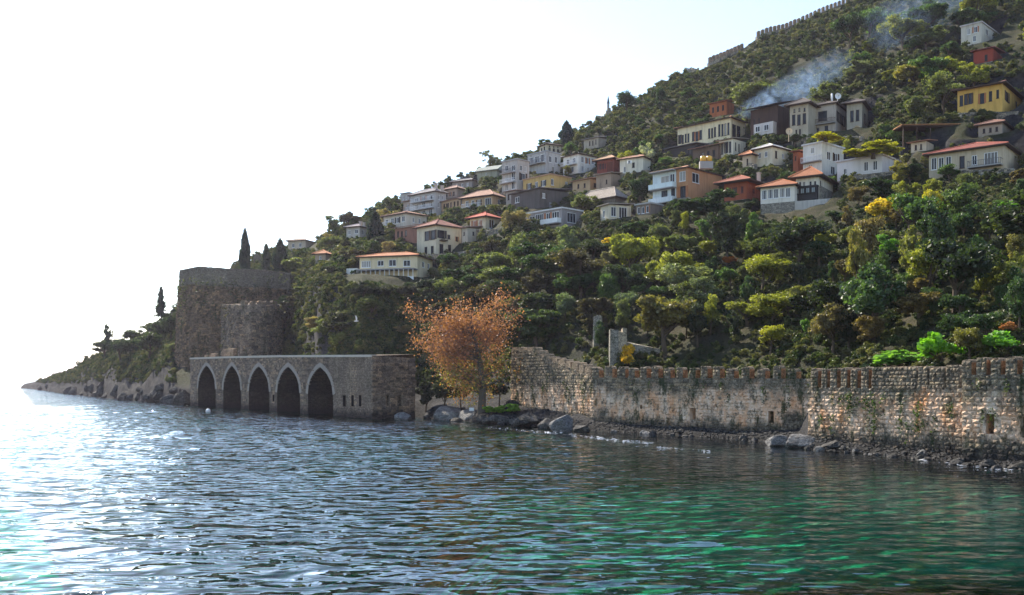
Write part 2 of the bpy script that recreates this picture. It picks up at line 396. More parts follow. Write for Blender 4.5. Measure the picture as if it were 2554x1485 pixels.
r = N(nt, 'ShaderNodeMapRange'); r.inputs[1].default_value = -0.5; r.inputs[2].default_value = -0.8; nt.links.new(sz.outputs[2], r.inputs[0])
c = mix(nt, r.outputs[0], c, bedc)
nt.links.new(c, b.inputs['Base Color']); b.inputs['Roughness'].default_value = 0.95; b.inputs['Specular IOR Level'].default_value = 0.1
bump(nt, b, math_(nt, 'ADD', mid, noise(nt, 3.0, 4, 0.7, p)), 1.0, 0.35)
MAT_SOIL = m

# deep sea floor under the open water
m, nt, b = newmat('deep_sea_floor'); nt.links.new(ramp(nt, noise(nt, 0.02, 3, 0.6, posn(nt)), [(0.3, (0.012, 0.03, 0.032)), (0.7, (0.03, 0.07, 0.065))]), b.inputs['Base Color'])
mb = MB(); mb.quad((-25000, -400, -8.6), (25000, -400, -8.6), (25000, 30000, -8.6), (-25000, 30000, -8.6))
tag(mb.build('sea_floor', m), kind='structure')

# ------------------------------------------------------------------ sea surface
def sea_mesh():
    xs = np.unique(np.concatenate([-np.geomspace(110, 24000, 26), np.arange(-110, 62.1, 0.7), np.geomspace(62, 24000, 26)]))
    ys = np.unique(np.concatenate([[-400, -150, -60, -20, 0], np.arange(4, 60, 0.42), np.arange(60, 130, 0.7), np.arange(130, 300, 1.3), np.geomspace(300, 29000, 40)]))
    X, Y = np.meshgrid(xs, ys)
    amp = np.clip((300-Y)/120, 0, 1)*np.clip((Y-2)/10, 0, 1)*np.clip((X+110)/15, 0, 1)*np.clip((62-X)/10, 0, 1)
    Z = np.zeros_like(X); r2 = np.random.default_rng(4)
    for i in range(26):
        L = r2.uniform(1.3, 4.2); th = math.radians(r2.normal(78, 32)); k = 2*math.pi/L
        a = 0.0040*L
        Z += a*np.sin(k*(X*math.cos(th)+Y*math.sin(th)) + r2.uniform(0, 6.28) + 1.5*fbm(X/18+i, Y/18, 2, i))
    patch = 0.55+0.9*fbm(X/26.0, Y/14.0, 3, 40)
    Z = Z*amp*patch*np.interp(X, [-14, 14], [1.0, 0.22])
    V = np.stack([X, Y, Z], -1).reshape(-1, 3); nr, nc = X.shape
    i = np.arange(nr-1)[:, None]*nc + np.arange(nc-1)[None, :]
    return V, np.stack([i, i+1, i+nc+1, i+nc], -1).reshape(-1, 4)
m = bpy.data.materials.new('sea_water'); m.use_nodes = True; nt = m.node_tree; nt.nodes.clear()
out = N(nt, 'ShaderNodeOutputMaterial')
p = posn(nt, (0.62, 1.0, 1.0))
w1 = noise(nt, 1.15, 0, 0.4, p, 0.25); w2 = noise(nt, 3.0, 0, 0.4, posn(nt, (0.7, 1, 1)), 0.3)
h = math_(nt, 'ADD', math_(nt, 'MULTIPLY', w1, 1.0), math_(nt, 'MULTIPLY', w2, 0.20))
calm = ramp(nt, noise(nt, 0.05, 3, 0.6, posn(nt, (0.35, 1, 1))), [(0.3, 0.6), (0.62, 1.0)])
sx = N(nt, 'ShaderNodeSeparateXYZ'); nt.links.new(posn(nt), sx.inputs[0])        # the breeze dies towards the sheltered shore on the right
lee = N(nt, 'ShaderNodeMapRange'); lee.inputs[1].default_value = -14; lee.inputs[2].default_value = 14; lee.inputs[3].default_value = 1.0; lee.inputs[4].default_value = 0.2; nt.links.new(sx.outputs[0], lee.inputs[0])
calm = math_(nt, 'MULTIPLY', calm, lee.outputs[0])
bn = N(nt, 'ShaderNodeBump'); bn.inputs['Distance'].default_value = 0.36; nt.links.new(calm, bn.inputs['Strength']); nt.links.new(h, bn.inputs['Height'])
fr = N(nt, 'ShaderNodeFresnel'); fr.inputs['IOR'].default_value = 1.33; nt.links.new(bn.outputs[0], fr.inputs['Normal'])
gl = N(nt, 'ShaderNodeBsdfGlossy'); gl.inputs['Roughness'].default_value = 0.015; gl.inputs['Color'].default_value = (0.97, 0.98, 1, 1); nt.links.new(bn.outputs[0], gl.inputs['Normal'])
tr = N(nt, 'ShaderNodeBsdfTransparent'); tr.inputs['Color'].default_value = (0.13, 0.76, 0.60, 1)
ms = N(nt, 'ShaderNodeMixShader'); nt.links.new(fr.outputs[0], ms.inputs[0]); nt.links.new(tr.outputs[0], ms.inputs[1]); nt.links.new(gl.outputs[0], ms.inputs[2])
nt.links.new(ms.outputs[0], out.inputs['Surface'])
V, Fc = sea_mesh()
tag(link('sea', mesh('sea', V, Fc, m, True)), kind='structure')
# ------------------------------------------------------------------ masonry
class Plan:
    """polyline wall line given as (photo column, depth); s runs left to right in metres"""
    def __init__(s, pts):
        s.p = [Vector(((px-CX)/F*D, D)) for px, D in pts]; s.px = [q[0] for q in pts]
        s.s = [0.0]
        for a, b in zip(s.p, s.p[1:]): s.s.append(s.s[-1]+(b-a).length)
        s.L = s.s[-1]
    def seg(s, t):
        i = 0
        while i < len(s.s)-2 and t > s.s[i+1]: i += 1
        return i
    def pt(s, t):
        i = s.seg(t); a, b = s.p[i], s.p[i+1]; return a+(b-a)*((t-s.s[i])/(s.s[i+1]-s.s[i]))
    def nrm(s, t):                       # outward, towards the water / camera
        i = s.seg(t); d = (s.p[i+1]-s.p[i]).normalized(); return Vector((d.y, -d.x))
    def dirv(s, t):
        i = s.seg(t); return (s.p[i+1]-s.p[i]).normalized()
    def of_px(s, px):
        u = (px-CX)/F
        for i in range(len(s.p)-1):
            a, b = s.p[i], s.p[i+1]; den = (b.x-a.x)-u*(b.y-a.y)
            t = (u*a.y-a.x)/den
            if -1e-6 <= t <= 1+1e-6 or i == len(s.p)-2: return s.s[i]+t*(s.s[i+1]-s.s[i])
    def z(s, px, py):
        q = s.pt(s.of_px(px)); return CAMH+(HZ-py)/F*q.y
    def w(s, t, z, off=0.0, rel=Vector((0,0,0))):
        q = s.pt(t); n = s.nrm(t); return Vector((q.x+n.x*off, q.y+n.y*off, z))-rel

def unit_stone(seed):
    r = random.Random(seed); j = lambda a: r.uniform(-a, a)
    b = [(-.5, -.5), (.5, -.5), (.5, .5), (-.5, .5)]
    back = [(x, 0.6, z) for x, z in b]; front = [(x*.86+j(.07), -.5+j(.25), z*.82+j(.07)) for x, z in b]
    c = (j(.1), -.75+j(.1), j(.1))
    V = back+front+[c]; Fq = [(0,1,5,4),(1,2,6,5),(2,3,7,6),(3,0,4,7),(4,5,8),(5,6,8),(6,7,8),(7,4,8)]
    return V, Fq
STONE_SHAPES = [unit_stone(i) for i in range(8)]
def masonry(parent, plan, zb, zt, rh, wr, mat, holes=(), skip=None, singles=300, name='stone', proud=(0.03, 0.12)):
    rel = Vector(parent.location); items = []
    z = zb; row = 0
    while z < 60:
        h = rh*rnd.uniform(0.75, 1.3)
        s = rnd.uniform(-wr[0], 0); any_ = False
        while s < plan.L:
            w = rnd.uniform(*wr); sm = min(max(s+w/2, 0.01), plan.L-0.01); top = zt(sm)
            if z < top-0.08:
                any_ = True
                z1 = min(z+h, top)
                bad = any(s < hx1 and s+w > hx0 and z < hz1 and z1 > hz0 for hx0, hx1, hz0, hz1 in holes)
                if not bad and not (skip and skip(sm, (z+z1)/2)) and s >= -0.01-wr[0]*0.5 and s+w < plan.L+0.3:
                    items.append((sm, (z+z1)/2, w*0.96, (z1-z)*0.94, rnd.uniform(*proud)))
            s += w
        z += h
        if not any_ and z > zb+1: break
    items.sort(key=lambda t: plan.pt(t[0]).y)
    k = 0
    if singles:
        data = [mesh('stone', v, f, mat) for v, f in STONE_SHAPES]
        cand = [t for t in items if t[1] > 0.9][:singles]
        cs = set(id(t) for t in cand)
        for t in cand:
            d = plan.dirv(t[0]); o = link(name, rnd.choice(data), parent, plan.w(t[0], t[1], 0.0, rel), (0, 0, math.atan2(d.y, d.x)), (t[2], t[4]*1.6, t[3]))
        items = [t for t in items if id(t) not in cs]
    V = []; Fc = []
    for t in items:
        sv, sf = rnd.choice(STONE_SHAPES); n = len(V); d = plan.dirv(t[0]); nn = plan.nrm(t[0]); c = plan.w(t[0], t[1], 0, rel)
        for x, y, zz in sv: V.append((c.x+d.x*x*t[2]-nn.x*y*t[4]*1.6, c.y+d.y*x*t[2]-nn.y*y*t[4]*1.6, c.z+zz*t[3]))
        Fc += [tuple(n+i for i in q) for q in sf]
    o = link('masonry', mesh('masonry', V, Fc, mat), parent); o['kind'] = 'stuff'
def wall_core(parent, plan, zb, zt, thick, mat, holes=(), name='wall_core', rough=0.06, hdepth=1.0):
    """solid wall body with real openings, following the plan line"""
    rel = Vector(parent.location); mb = MB()
    ss = set(list(plan.s)+[0, plan.L]+list(np.arange(0, plan.L, 1.5)))
    for h in holes: ss |= {h[0], h[1]}
    ss = sorted(ss); zl = sorted({zb}|{h[2] for h in holes}|{h[3] for h in holes})
    for a, b in zip(ss, ss[1:]):
        if b-a < 1e-4: continue
        e = 1e-5
        rows = list(zip(zl, zl[1:]+[None]))
        for z0, z1 in rows:
            za, zbb = (zt(a+e), zt(b-e)) if z1 is None else (z1, z1)
            zm = (z0+(z1 if z1 else za))/2; sm = (a+b)/2
            if any(h[0] < sm < h[1] and h[2] < zm < h[3] for h in holes): continue
            if min(za, zbb) <= z0: continue
            mb.quad(plan.w(a+e, z0, 0, rel), plan.w(b-e, z0, 0, rel), plan.w(b-e, zbb, 0, rel), plan.w(a+e, za, 0, rel))
        mb.quad(plan.w(a+e, zt(a+e), 0, rel), plan.w(b-e, zt(b-e), 0, rel), plan.w(b-e, zt(b-e), -thick, rel), plan.w(a+e, zt(a+e), -thick, rel))
        mb.quad(plan.w(b-e, zb, -thick, rel), plan.w(a+e, zb, -thick, rel), plan.w(a+e, zt(a+e), -thick, rel), plan.w(b-e, zt(b-e), -thick, rel))
    for s in (1e-4, plan.L-1e-4):
        mb.quad(plan.w(s, zb, 0, rel), plan.w(s, zb, -thick, rel), plan.w(s, zt(s), -thick, rel), plan.w(s, zt(s), 0, rel))
    for a, b, z0, z1 in holes:
        q = lambda s, z, o: plan.w(s, z, o, rel)
        d = -hdepth
        mb.quad(q(a,z0,0), q(a,z0,d), q(a,z1,d), q(a,z1,0)); mb.quad(q(b,z0,0), q(b,z1,0), q(b,z1,d), q(b,z0,d))
        mb.quad(q(a,z1,0), q(a,z1,d), q(b,z1,d), q(b,z1,0)); mb.quad(q(a,z0,0), q(b,z0,0), q(b,z0,d), q(a,z0,d))
        mb.quad(q(a,z0,d), q(b,z0,d), q(b,z1,d), q(a,z1,d))
    return mb.build(name, mat, parent)
def merlon(parent, plan, px0, px1, zlo, py_top, thick=0.75, name='merlon', cheek=True, back=0.05):
    """one merlon with a rounded cap; its brick side is a sub-part"""
    rel = Vector(parent.location)
    s0, s1 = plan.of_px(px0), plan.of_px(px1)
    if cheek: s1 = s0+(s1-s0)*.74
    sm = (s0+s1)/2
    zt_ = CAMH+(HZ-py_top)/F*plan.pt(sm).y; n = plan.nrm(sm); d = plan.dirv(sm); c = plan.pt(sm); w = (s1-s0)
    prof = []
    lean = rnd.uniform(-.03, .03); r = min(w*0.3, 0.34); zt_ += rnd.uniform(-.12, .1)
    for x, z in ((-w/2, zlo), (w/2, zlo), (w/2+lean, zt_-r), (w/2-r*0.35+lean, zt_-r*0.3), (w/2-r+lean, zt_), (-w/2+r+lean, zt_+rnd.uniform(-.08, .05)), (-w/2+r*0.35+lean, zt_-r*0.3), (-w/2+lean, zt_-r)):
        prof.append((x, z))
    mb = MB(); f = []; b = []
    for x, z in prof:
        f.append(Vector((c.x+d.x*x+n.x*back, c.y+d.y*x+n.y*back, z))-rel); b.append(Vector((c.x+d.x*x-n.x*thick, c.y+d.y*x-n.y*thick, z))-rel)
    mb.poly(f); mb.poly(b[::-1])
    k = len(f)
    for i in range(k): mb.quad(f[(i+1) % k], f[i], b[i], b[(i+1) % k])
    o = mb.build(name, MAT_BRICK, parent)
    if cheek or name == 'parapet':
        SV = []; SF = []; z = zlo+.05
        while z < zt_-.12:
            hh = min(rnd.uniform(.22, .38), zt_-z); x = -w/2
            while x < w/2-.12:
                ww = min(rnd.uniform(.25, .6), w/2-x); k_ = max(0, (z+hh-(zt_-r))/r)*r*.5
                if abs(x+ww/2) < w/2-k_:
                    sv, sf = rnd.choice(STONE_SHAPES); n_ = len(SV); pr = rnd.uniform(.04, .12)
                    for xx, yy, z_ in sv:
                        X_ = x+ww/2+xx*ww*.94; SV.append(Vector((c.x+d.x*X_+n.x*(back-yy*pr*1.5), c.y+d.y*X_+n.y*(back-yy*pr*1.5), z+hh/2+z_*hh*.92))-rel)
                    SF += [tuple(n_+q_ for q_ in f_) for f_ in sf]
                x += ww
            z += hh
        if SV: link('masonry', mesh('masonry', SV, SF, MAT_WALL), o)['kind'] = 'stuff'
    if cheek:
        m2 = MB(); e = 0.03; x = w/2+e
        P4 = [(x, zlo+0.02, back-.06), (x, zlo+0.02, -thick+.06), (x+lean, zt_-r, -thick+.06), (x+lean, zt_-r, back-.06)]
        pts = [Vector((c.x+d.x*xx+n.x*oo, c.y+d.y*xx+n.y*oo, zz))-rel for xx, zz, oo in P4]
        ins = [q-Vector((d.x, d.y, 0))*0.06 for q in pts]
        m2.hexa([pts[0], pts[1], ins[1], ins[0], pts[3], pts[2], ins[2], ins[3]])
        ch = m2.build('brick_cheek', MAT_CHEEK, o)
    return o
def interp_z(plan, table):
    """table of (px, py) -> height along s"""
    ss = [plan.of_px(px) for px, py in table]; zz = [plan.z(px, py) for px, py in table]
    return lambda s: float(np.interp(s, ss, zz))
def hole(plan, px0, px1, py0, py1):
    pm = (px0+px1)/2
    return (plan.of_px(px0), plan.of_px(px1), plan.z(pm, py1), plan.z(pm, py0))

# ------------------------------------------------------------------ the crenellated sea wall, three lengths of it
PA = Plan([(1275, 141), (1345, 133), (1480, 117), (1740, 104), (2007, 93), (2040, 91.7)])
ztA = interp_z(PA, [(1275, 872), (1333, 874), (1347, 884), (1361, 896), (1391, 905), (1424, 917), (1456, 928), (1478, 942), (2040, 945)])
wA = empty('rampart', (PA.p[2].x, PA.p[2].y, 0)); tag(wA, 'long weathered stone sea wall stepping down from the orange plane tree, with low merlons', 'wall')
hA = [hole(PA, 1720, 1735, 1018, 1047), hole(PA, 1916, 1930, 1026, 1055), hole(PA, 1434, 1441, 1004, 1025), hole(PA, 1595, 1602, 1010, 1020)]
wall_core(wA, PA, -1.0, ztA, 1.5, MAT_WALL, hA); masonry(wA, PA, -0.6, ztA, 0.36, (0.35, 0.95), MAT_WALL, hA)
for a, b, t in ((1277,1303,866),(1304,1333,866),(1333,1347,873),(1347,1361,883),(1363,1376,889),(1378,1391,892),(1393,1409,898),(1411,1424,902),(1427,1442,906),(1444,1456,911),(1459,1474,915)):
    pm = (a+b)/2; merlon(wA, PA, a, b, ztA(PA.of_px(pm))-0.6, t, 1.3, 'coping_stone', False)
for a, b in ((1478,1501),(1509,1534),(1541,1566),(1569,1588),(1598,1618),(1626,1648),(1657,1678),(1688,1709),(1720,1740),(1749,1771),(1780,1802),(1812,1838),(1851,1876),(1889,1916),(1929,1955),(1965,1994)):
    pm = (a+b)/2; merlon(wA, PA, a, b, ztA(PA.of_px(pm))-0.15, rnd.uniform(912, 917))
PB = Plan([(2016, 86.5), (2397, 72)])
ztB = interp_z(PB, [(2016, 966), (2175, 969), (2397, 966)])
wB = empty('rampart', (PB.p[0].x, PB.p[0].y, 0)); tag(wB, 'mossy projecting length of sea wall with tall slotted merlons and hanging creepers', 'wall')
hB = [hole(PB, 2200, 2206, 1020, 1030)]
wall_core(wB, PB, -1.0, ztB, 1.6, MAT_WALL, hB); masonry(wB, PB, -0.6, ztB, 0.34, (0.3, 0.85), MAT_WALL, hB)
for a, b, t in ((2024,2046,917),(2050,2068,918),(2072,2094,918),(2098,2119,917),(2123,2145,916),(2149,2173,916)):
    merlon(wB, PB, a, b, ztB(PB.of_px((a+b)/2))-0.15, t)
for a, b, t in ((2176,2288,915),(2291,2316,914),(2319,2357,911),(2361,2396,909)):
    merlon(wB, PB, a, b, ztB(PB.of_px((a+b)/2))-0.15, t, 0.8, 'parapet', False)
PC = Plan([(2399, 70.6), (2554, 66.5), (2950, 58)])
ztC = interp_z(PC, [(2399, 936), (2554, 934), (2950, 930)])
wC = empty('rampart', (PC.p[0].x, PC.p[0].y, 0)); tag(wC, 'nearest length of sea wall with big rounded merlons and a dark doorway', 'wall')
hC = [hole(PC, 2458, 2480, 1033, 1083), hole(PC, 2545, 2566, 1040, 1092)]
wall_core(wC, PC, -1.0, ztC, 1.8, MAT_WALL, hC, hdepth=1.6); masonry(wC, PC, -0.6, ztC, 0.33, (0.28, 0.8), MAT_WALL, hC)
for a, b, t in ((2400,2432,895),(2436,2469,894),(2472,2505,893),(2509,2547,890),(2552,2590,889),(2595,2640,888),(2646,2690,886),(2696,2745,884)):
    merlon(wC, PC, a, b, ztC(PC.of_px((a+b)/2))-0.15, t, 0.85)

# ------------------------------------------------------------------ shipyard with five pointed arches
PY = Plan([(475, 219), (929, 147)])
zy = interp_z(PY, [(475, 894), (560, 891), (700, 888), (929, 887)])
yard = empty('shipyard', (PY.p[1].x, PY.p[1].y, 0)); tag(yard, 'long stone shipyard with five dark pointed arches standing in the sea', 'shipyard')
rel = Vector(yard.location)
ARCH = [(494,538,912),(557,601,912.5),(620.5,672,914),(691,748,915),(768,831,916)]
arches = []
for a, b, apx in ARCH:
    s0, s1 = PY.of_px(a), PY.of_px(b); za = PY.z((a+b)/2, apx); zs = za*0.42
    arches.append((s0, s1, zs, za))
def arch_curve(s0, s1, zs, za, n=20):
    c = 0.75; pts = []
    for i in range(n+1):
        t = -1+2*i/n; y = math.sqrt(max((1+c)**2-(abs(t)+c)**2, 0))/math.sqrt(1+2*c)
        pts.append((s0+(s1-s0)*i/n, zs+(za-zs)*y))
    return pts
def inarch(s, z, grow=0.0):
    for s0, s1, zs, za in arches:
        if s0-grow < s < s1+grow:
            if z < zs: return True
            hw = (s1-s0)/2; t = min(1, abs(s-(s0+s1)/2)/(hw+grow)); c = 0.75
            if z < zs+(za+grow-zs)*math.sqrt(max((1+c)**2-(t+c)**2, 0))/math.sqrt(1+2*c): return True
    return False
mb = MB(); DEP = 13.0; zb = -1.5
lows = []; cur = 0.0
for A in arches:
    s0, s1 = A[0], A[1]
    for s in np.arange(cur, s0, 1.2): lows.append((s, zb))
    lows.append((s0, zb)); lows += [(s0+1e-4, A[2])]+arch_curve(*A)[1:-1]+[(s1-1e-4, A[2]), (s1, zb)]; cur = s1
for s in np.arange(cur, PY.L, 1.2): lows.append((s, zb))
lows.append((PY.L, zb))
q = lambda s, z, o=0.0: PY.w(min(max(s, 1e-5), PY.L-1e-5), z, o, rel)
for (a, za), (b_, zb_) in zip(lows, lows[1:]):
    if b_-a < 1e-6: continue
    mb.quad(q(a, za), q(b_, zb_), q(b_, zy(b_)), q(a, zy(a)))
# roof, back, ends
for a, b_ in zip(np.linspace(0, PY.L, 12), np.linspace(0, PY.L, 12)[1:]):
    dd = DEP if b_ < PY.L-9 else 7.2
    mb.quad(q(a, zy(a)-.02), q(b_, zy(b_)-.02), q(b_, zy(b_)+.25, -dd), q(a, zy(a)+.25, -dd))
    mb.quad(q(b_, zb, -dd), q(a, zb, -dd), q(a, zy(a)+.25, -dd), q(b_, zy(b_)+.25, -dd))
mb.quad(q(0, zb), q(0, zb, -DEP), q(0, zy(0)+.25, -DEP), q(0, zy(0)))
mb.build('facade', MAT_YARD, yard)
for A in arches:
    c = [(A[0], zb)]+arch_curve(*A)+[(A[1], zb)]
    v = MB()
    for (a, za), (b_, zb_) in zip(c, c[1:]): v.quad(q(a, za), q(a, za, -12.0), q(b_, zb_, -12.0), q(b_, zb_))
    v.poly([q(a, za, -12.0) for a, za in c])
    v.build('vault', MAT_VAULT_SHADE, yard)
    ring = MB(); cc = arch_curve(*A, n=26); cs = (A[0]+A[1])/2
    def outp(s, z, g):
        dx = s-cs; dz = z-(A[2]-1.0); L = math.hypot(dx, dz); return s+dx/L*g, z+dz/L*g
    for (a, za), (b_, zb_) in zip(cc, cc[1:]):
        e = 0.05; a2 = a+(b_-a)*e; b2 = b_-(b_-a)*e; z2 = za+(zb_-za)*e; z3 = zb_-(zb_-za)*e
        (oa, oza), (ob, ozb) = outp(a2, z2, .75), outp(b2, z3, .75); pr = rnd.uniform(.06, .12)
        ring.hexa([q(a2, z2, pr), q(b2, z3, pr), q(b2, z3, -.2), q(a2, z2, -.2), q(oa, oza, pr), q(ob, ozb, pr), q(ob, ozb, -.2), q(oa, oza, -.2)])
    ring.build('voussoir_ring', plain('voussoir', (0.36, 0.31, 0.27), 0.95, 0, .1), yard)
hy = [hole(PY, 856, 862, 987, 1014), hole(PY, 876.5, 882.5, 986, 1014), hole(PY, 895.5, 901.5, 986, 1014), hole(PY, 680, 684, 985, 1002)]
masonry(yard, PY, -0.5, zy, 0.42, (0.55, 1.3), MAT_YARD, hy, lambda s, z: inarch(s, z, 0.55), singles=300, name='stone_block', proud=(.02, .08))
DARK = plain('slit_shade', (0.006, 0.005, 0.006), 0.9, 0, 0.0)  # near-black blocks paint the shade inside the slits; no recess is cut
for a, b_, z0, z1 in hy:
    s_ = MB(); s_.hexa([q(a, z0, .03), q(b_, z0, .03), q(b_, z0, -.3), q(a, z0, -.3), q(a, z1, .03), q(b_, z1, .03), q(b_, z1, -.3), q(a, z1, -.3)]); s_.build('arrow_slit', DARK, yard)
cp = MB()
for a, b_ in zip(np.linspace(0, PY.L, 60), np.linspace(0, PY.L, 60)[1:]):
    b_ -= .03; cp.hexa([q(a, zy(a)-.25, .16), q(b_, zy(b_)-.25, .16), q(b_, zy(b_)-.25, -.6), q(a, zy(a)-.25, -.6), q(a, zy(a)+.12, .16), q(b_, zy(b_)+.12, .16), q(b_, zy(b_)+.12, -.6), q(a, zy(a)+.12, -.6)])
cp.build('coping', plain('pale_coping', (0.52, 0.45, 0.38), 0.9, 0, .1), yard)
# return wall on the right
dS = PY.nrm(1)*-1; pc = PY.p[1]; end = pc+dS*7.3
PR = Plan([(px_of(pc.x, pc.y), pc.y), (px_of(end.x, end.y), end.y)])
zr = lambda s: zy(PY.L)-0.05*s
hr = [hole(PR, 962, 970, 988, 1013), hole(PR, 991, 1001, 986, 1014)]
wall_core(yard, PR, -1.0, zr, 0.9, MAT_YARD, hr, 'return_wall', hdepth=.7); masonry(yard, PR, -.4, zr, .42, (.5, 1.1), MAT_YARD, hr, singles=0)
e2 = end+PY.dirv(1)*-20
PE = Plan([(px_of(end.x, end.y), end.y), (px_of(e2.x, e2.y), e2.y)])
wall_core(yard, PE, -1.0, lambda s: zr(7.3), 0.5, MAT_YARD, (), 'back_wall')
for a, b_, h in ((px, px+w, hh) for px, w, hh in ((500, 14, 1.1), (528, 30, 1.9), (486, 9, .8))):
    sa, sb = PY.of_px(a), PY.of_px(b_); o = MB(); z0 = zy(sa)-.1
    o.hexa([q(sa, z0, -2), q(sb, z0, -2), q(sb, z0, -3), q(sa, z0, -3), q(sa+.2, z0+h, -2.1), q(sb-.3, z0+h*.9, -2.1), q(sb-.2, z0+h, -2.9), q(sa+.1, z0+h, -2.9)])
    o.build('parapet_stub', MAT_TOWER, yard)

# ------------------------------------------------------------------ fortress tower, bastion
def prism(parent, name, base, top, mat, rows=26, sub=14, amp=0.9, seed=0, cap=True, stones=False):
    """base/top: lists of (px, D, z) -> rough faceted shaft"""
    rel = Vector(parent.location); n = len(base); B = []; Tt = []
    for i in range(n-1):
        for k in range(sub):
            t = k/sub
            B.append(Vector(P(base[i][0], base[i][1], z=base[i][2])).lerp(P(base[i+1][0], base[i+1][1], z=base[i+1][2]), t))
            Tt.append(Vector(P(top[i][0], top[i][1], z=top[i][2])).lerp(P(top[i+1][0], top[i+1][1], z=top[i+1][2]), t))
    B.append(P(base[-1][0], base[-1][1], z=base[-1][2])); Tt.append(P(top[-1][0], top[-1][1], z=top[-1][2]))
    c = sum(B, Vector())/len(B); V = []; m_ = len(B)
    for r_ in range(rows+1):
        for j in range(m_):
            p_ = B[j].lerp(Tt[j], r_/rows); d = Vector((p_.x-c.x, p_.y-c.y, 0)).normalized()
            f = float(fbm(np.array([j*0.35+seed]), np.array([p_.z*0.35]), 4, seed)[0])-.5
            fade = 1 if 0 < j < m_-1 else .2
            V.append(p_+d*f*amp*fade-rel)
    Fc = [(r_*m_+j, r_*m_+j+1, (r_+1)*m_+j+1, (r_+1)*m_+j) for r_ in range(rows) for j in range(m_-1)]
    V.append(c+Vector((0, 8, Tt[0].z-c.z))-rel)
    if cap: Fc += [(rows*m_+j, rows*m_+j+1, len(V)-1) for j in range(m_-1)]
    if stones:
        R = random.Random(seed+50); SV = []; SF = []; nb = len(base)
        for i in range(nb-1):
            b0, b1 = P(base[i][0], base[i][1], z=base[i][2]), P(base[i+1][0], base[i+1][1], z=base[i+1][2]); t0, t1 = P(top[i][0], top[i][1], z=top[i][2]), P(top[i+1][0], top[i+1][1], z=top[i+1][2])
            Ls = (b1-b0).length; Hs = max((t0-b0).length, (t1-b1).length); y = 0.1
            while y < Hs-.2:
                hh = R.uniform(.35, .65); x = R.uniform(0, .5)
                while x < Ls-.3:
                    ww = R.uniform(.5, 1.3)
                    if R.random() < .8:
                        u, v_ = (x+ww/2)/Ls, (y+hh/2)/Hs
                        if u < 1:
                            c_ = b0.lerp(b1, u).lerp(t0.lerp(t1, u), v_); d = (b1-b0).normalized(); nn = Vector((d.y, -d.x, 0)); n_ = len(SV); sv, sf = R.choice(STONE_SHAPES); pr = R.uniform(.12, .4)*(.4 if amp < .5 else 1); c_ = c_+nn*amp*.12
                            for xx, yy, zz_ in sv: SV.append(c_+d*xx*ww*.95-nn*yy*pr+Vector((0, 0, zz_*hh*.95))-rel)
                            SF += [tuple(n_+q_ for q_ in f_) for f_ in sf]
                    x += ww
                y += hh
        o_ = link('masonry', mesh('masonry', SV, SF, mat), parent); o_['kind'] = 'stuff'
    return link(name, mesh(name, V, Fc, mat), parent)
def zz(px, D, py): return CAMH+(HZ-py)/F*D
bs = [(456,282),(434,252),(470,244),(560,241),(640,245),(735,254),(770,285)]
tp = [(462,280),(448,253),(493,246),(565,243),(640,247),(722,255),(755,285)]
mid = [(0.84*t[0]+0.16*b_[0], 0.84*t[1]+0.16*b_[1]) for b_, t in zip(bs, tp)]
tops = [672, 674, 665, 670, 672, 682, 700]
tw = empty('fortress_tower', (P(560, 250, z=0).x, 250, 6)); tag(tw, 'massive brown fortress tower with plain grey upper part above the arched shipyard', 'tower')
zt1 = [zz(p_[0], p_[1], t) for p_, t in zip(tp, tops)]; zt1[0] = zt1[1]-.5; zt1[-1] = zt1[-2]-1.5; zm = [5+(z-5)*.84 for z in zt1]
prism(tw, 'shaft', [(*b_, 5) for b_ in bs], [(*m_, z) for m_, z in zip(mid, zm)], MAT_TOWER, 60, 30, 1.1, 2, stones=True)
prism(tw, 'rendered_parapet', [(*m_, z-.02) for m_, z in zip(mid, zm)], [(*t, z) for t, z in zip(tp, zt1)], MAT_RENDER, 8, 8, .25, 5, stones=True)
bt = empty('bastion', (P(625, 232, z=0).x, 232, 6)); tag(bt, 'lower half round stone bastion with broken merlons in front of the fortress tower', 'bastion')
bb = [(551,242),(554,230),(585,223),(625,220),(668,223),(702,229),(708,244)]; tb = [(555,242),(558,231),(588,224),(625,221.5),(664,224),(698,230),(704,244)]
prism(bt, 'shaft', [(*b_, 5) for b_ in bb], [(*t, zz(t[0], t[1], 760)) for t in tb], MAT_BAST, 30, 12, .8, 8, stones=True)
PBt = Plan([(t[0], t[1]) for t in tb])
for a, b_ in ((600,612),(626,638),(644,656),(662,674),(680,692)):
    merlon(bt, PBt, a, b_, PBt.z((a+b_)/2, 762), 752+rnd.uniform(-2, 2), 0.8, 'merlon', False)
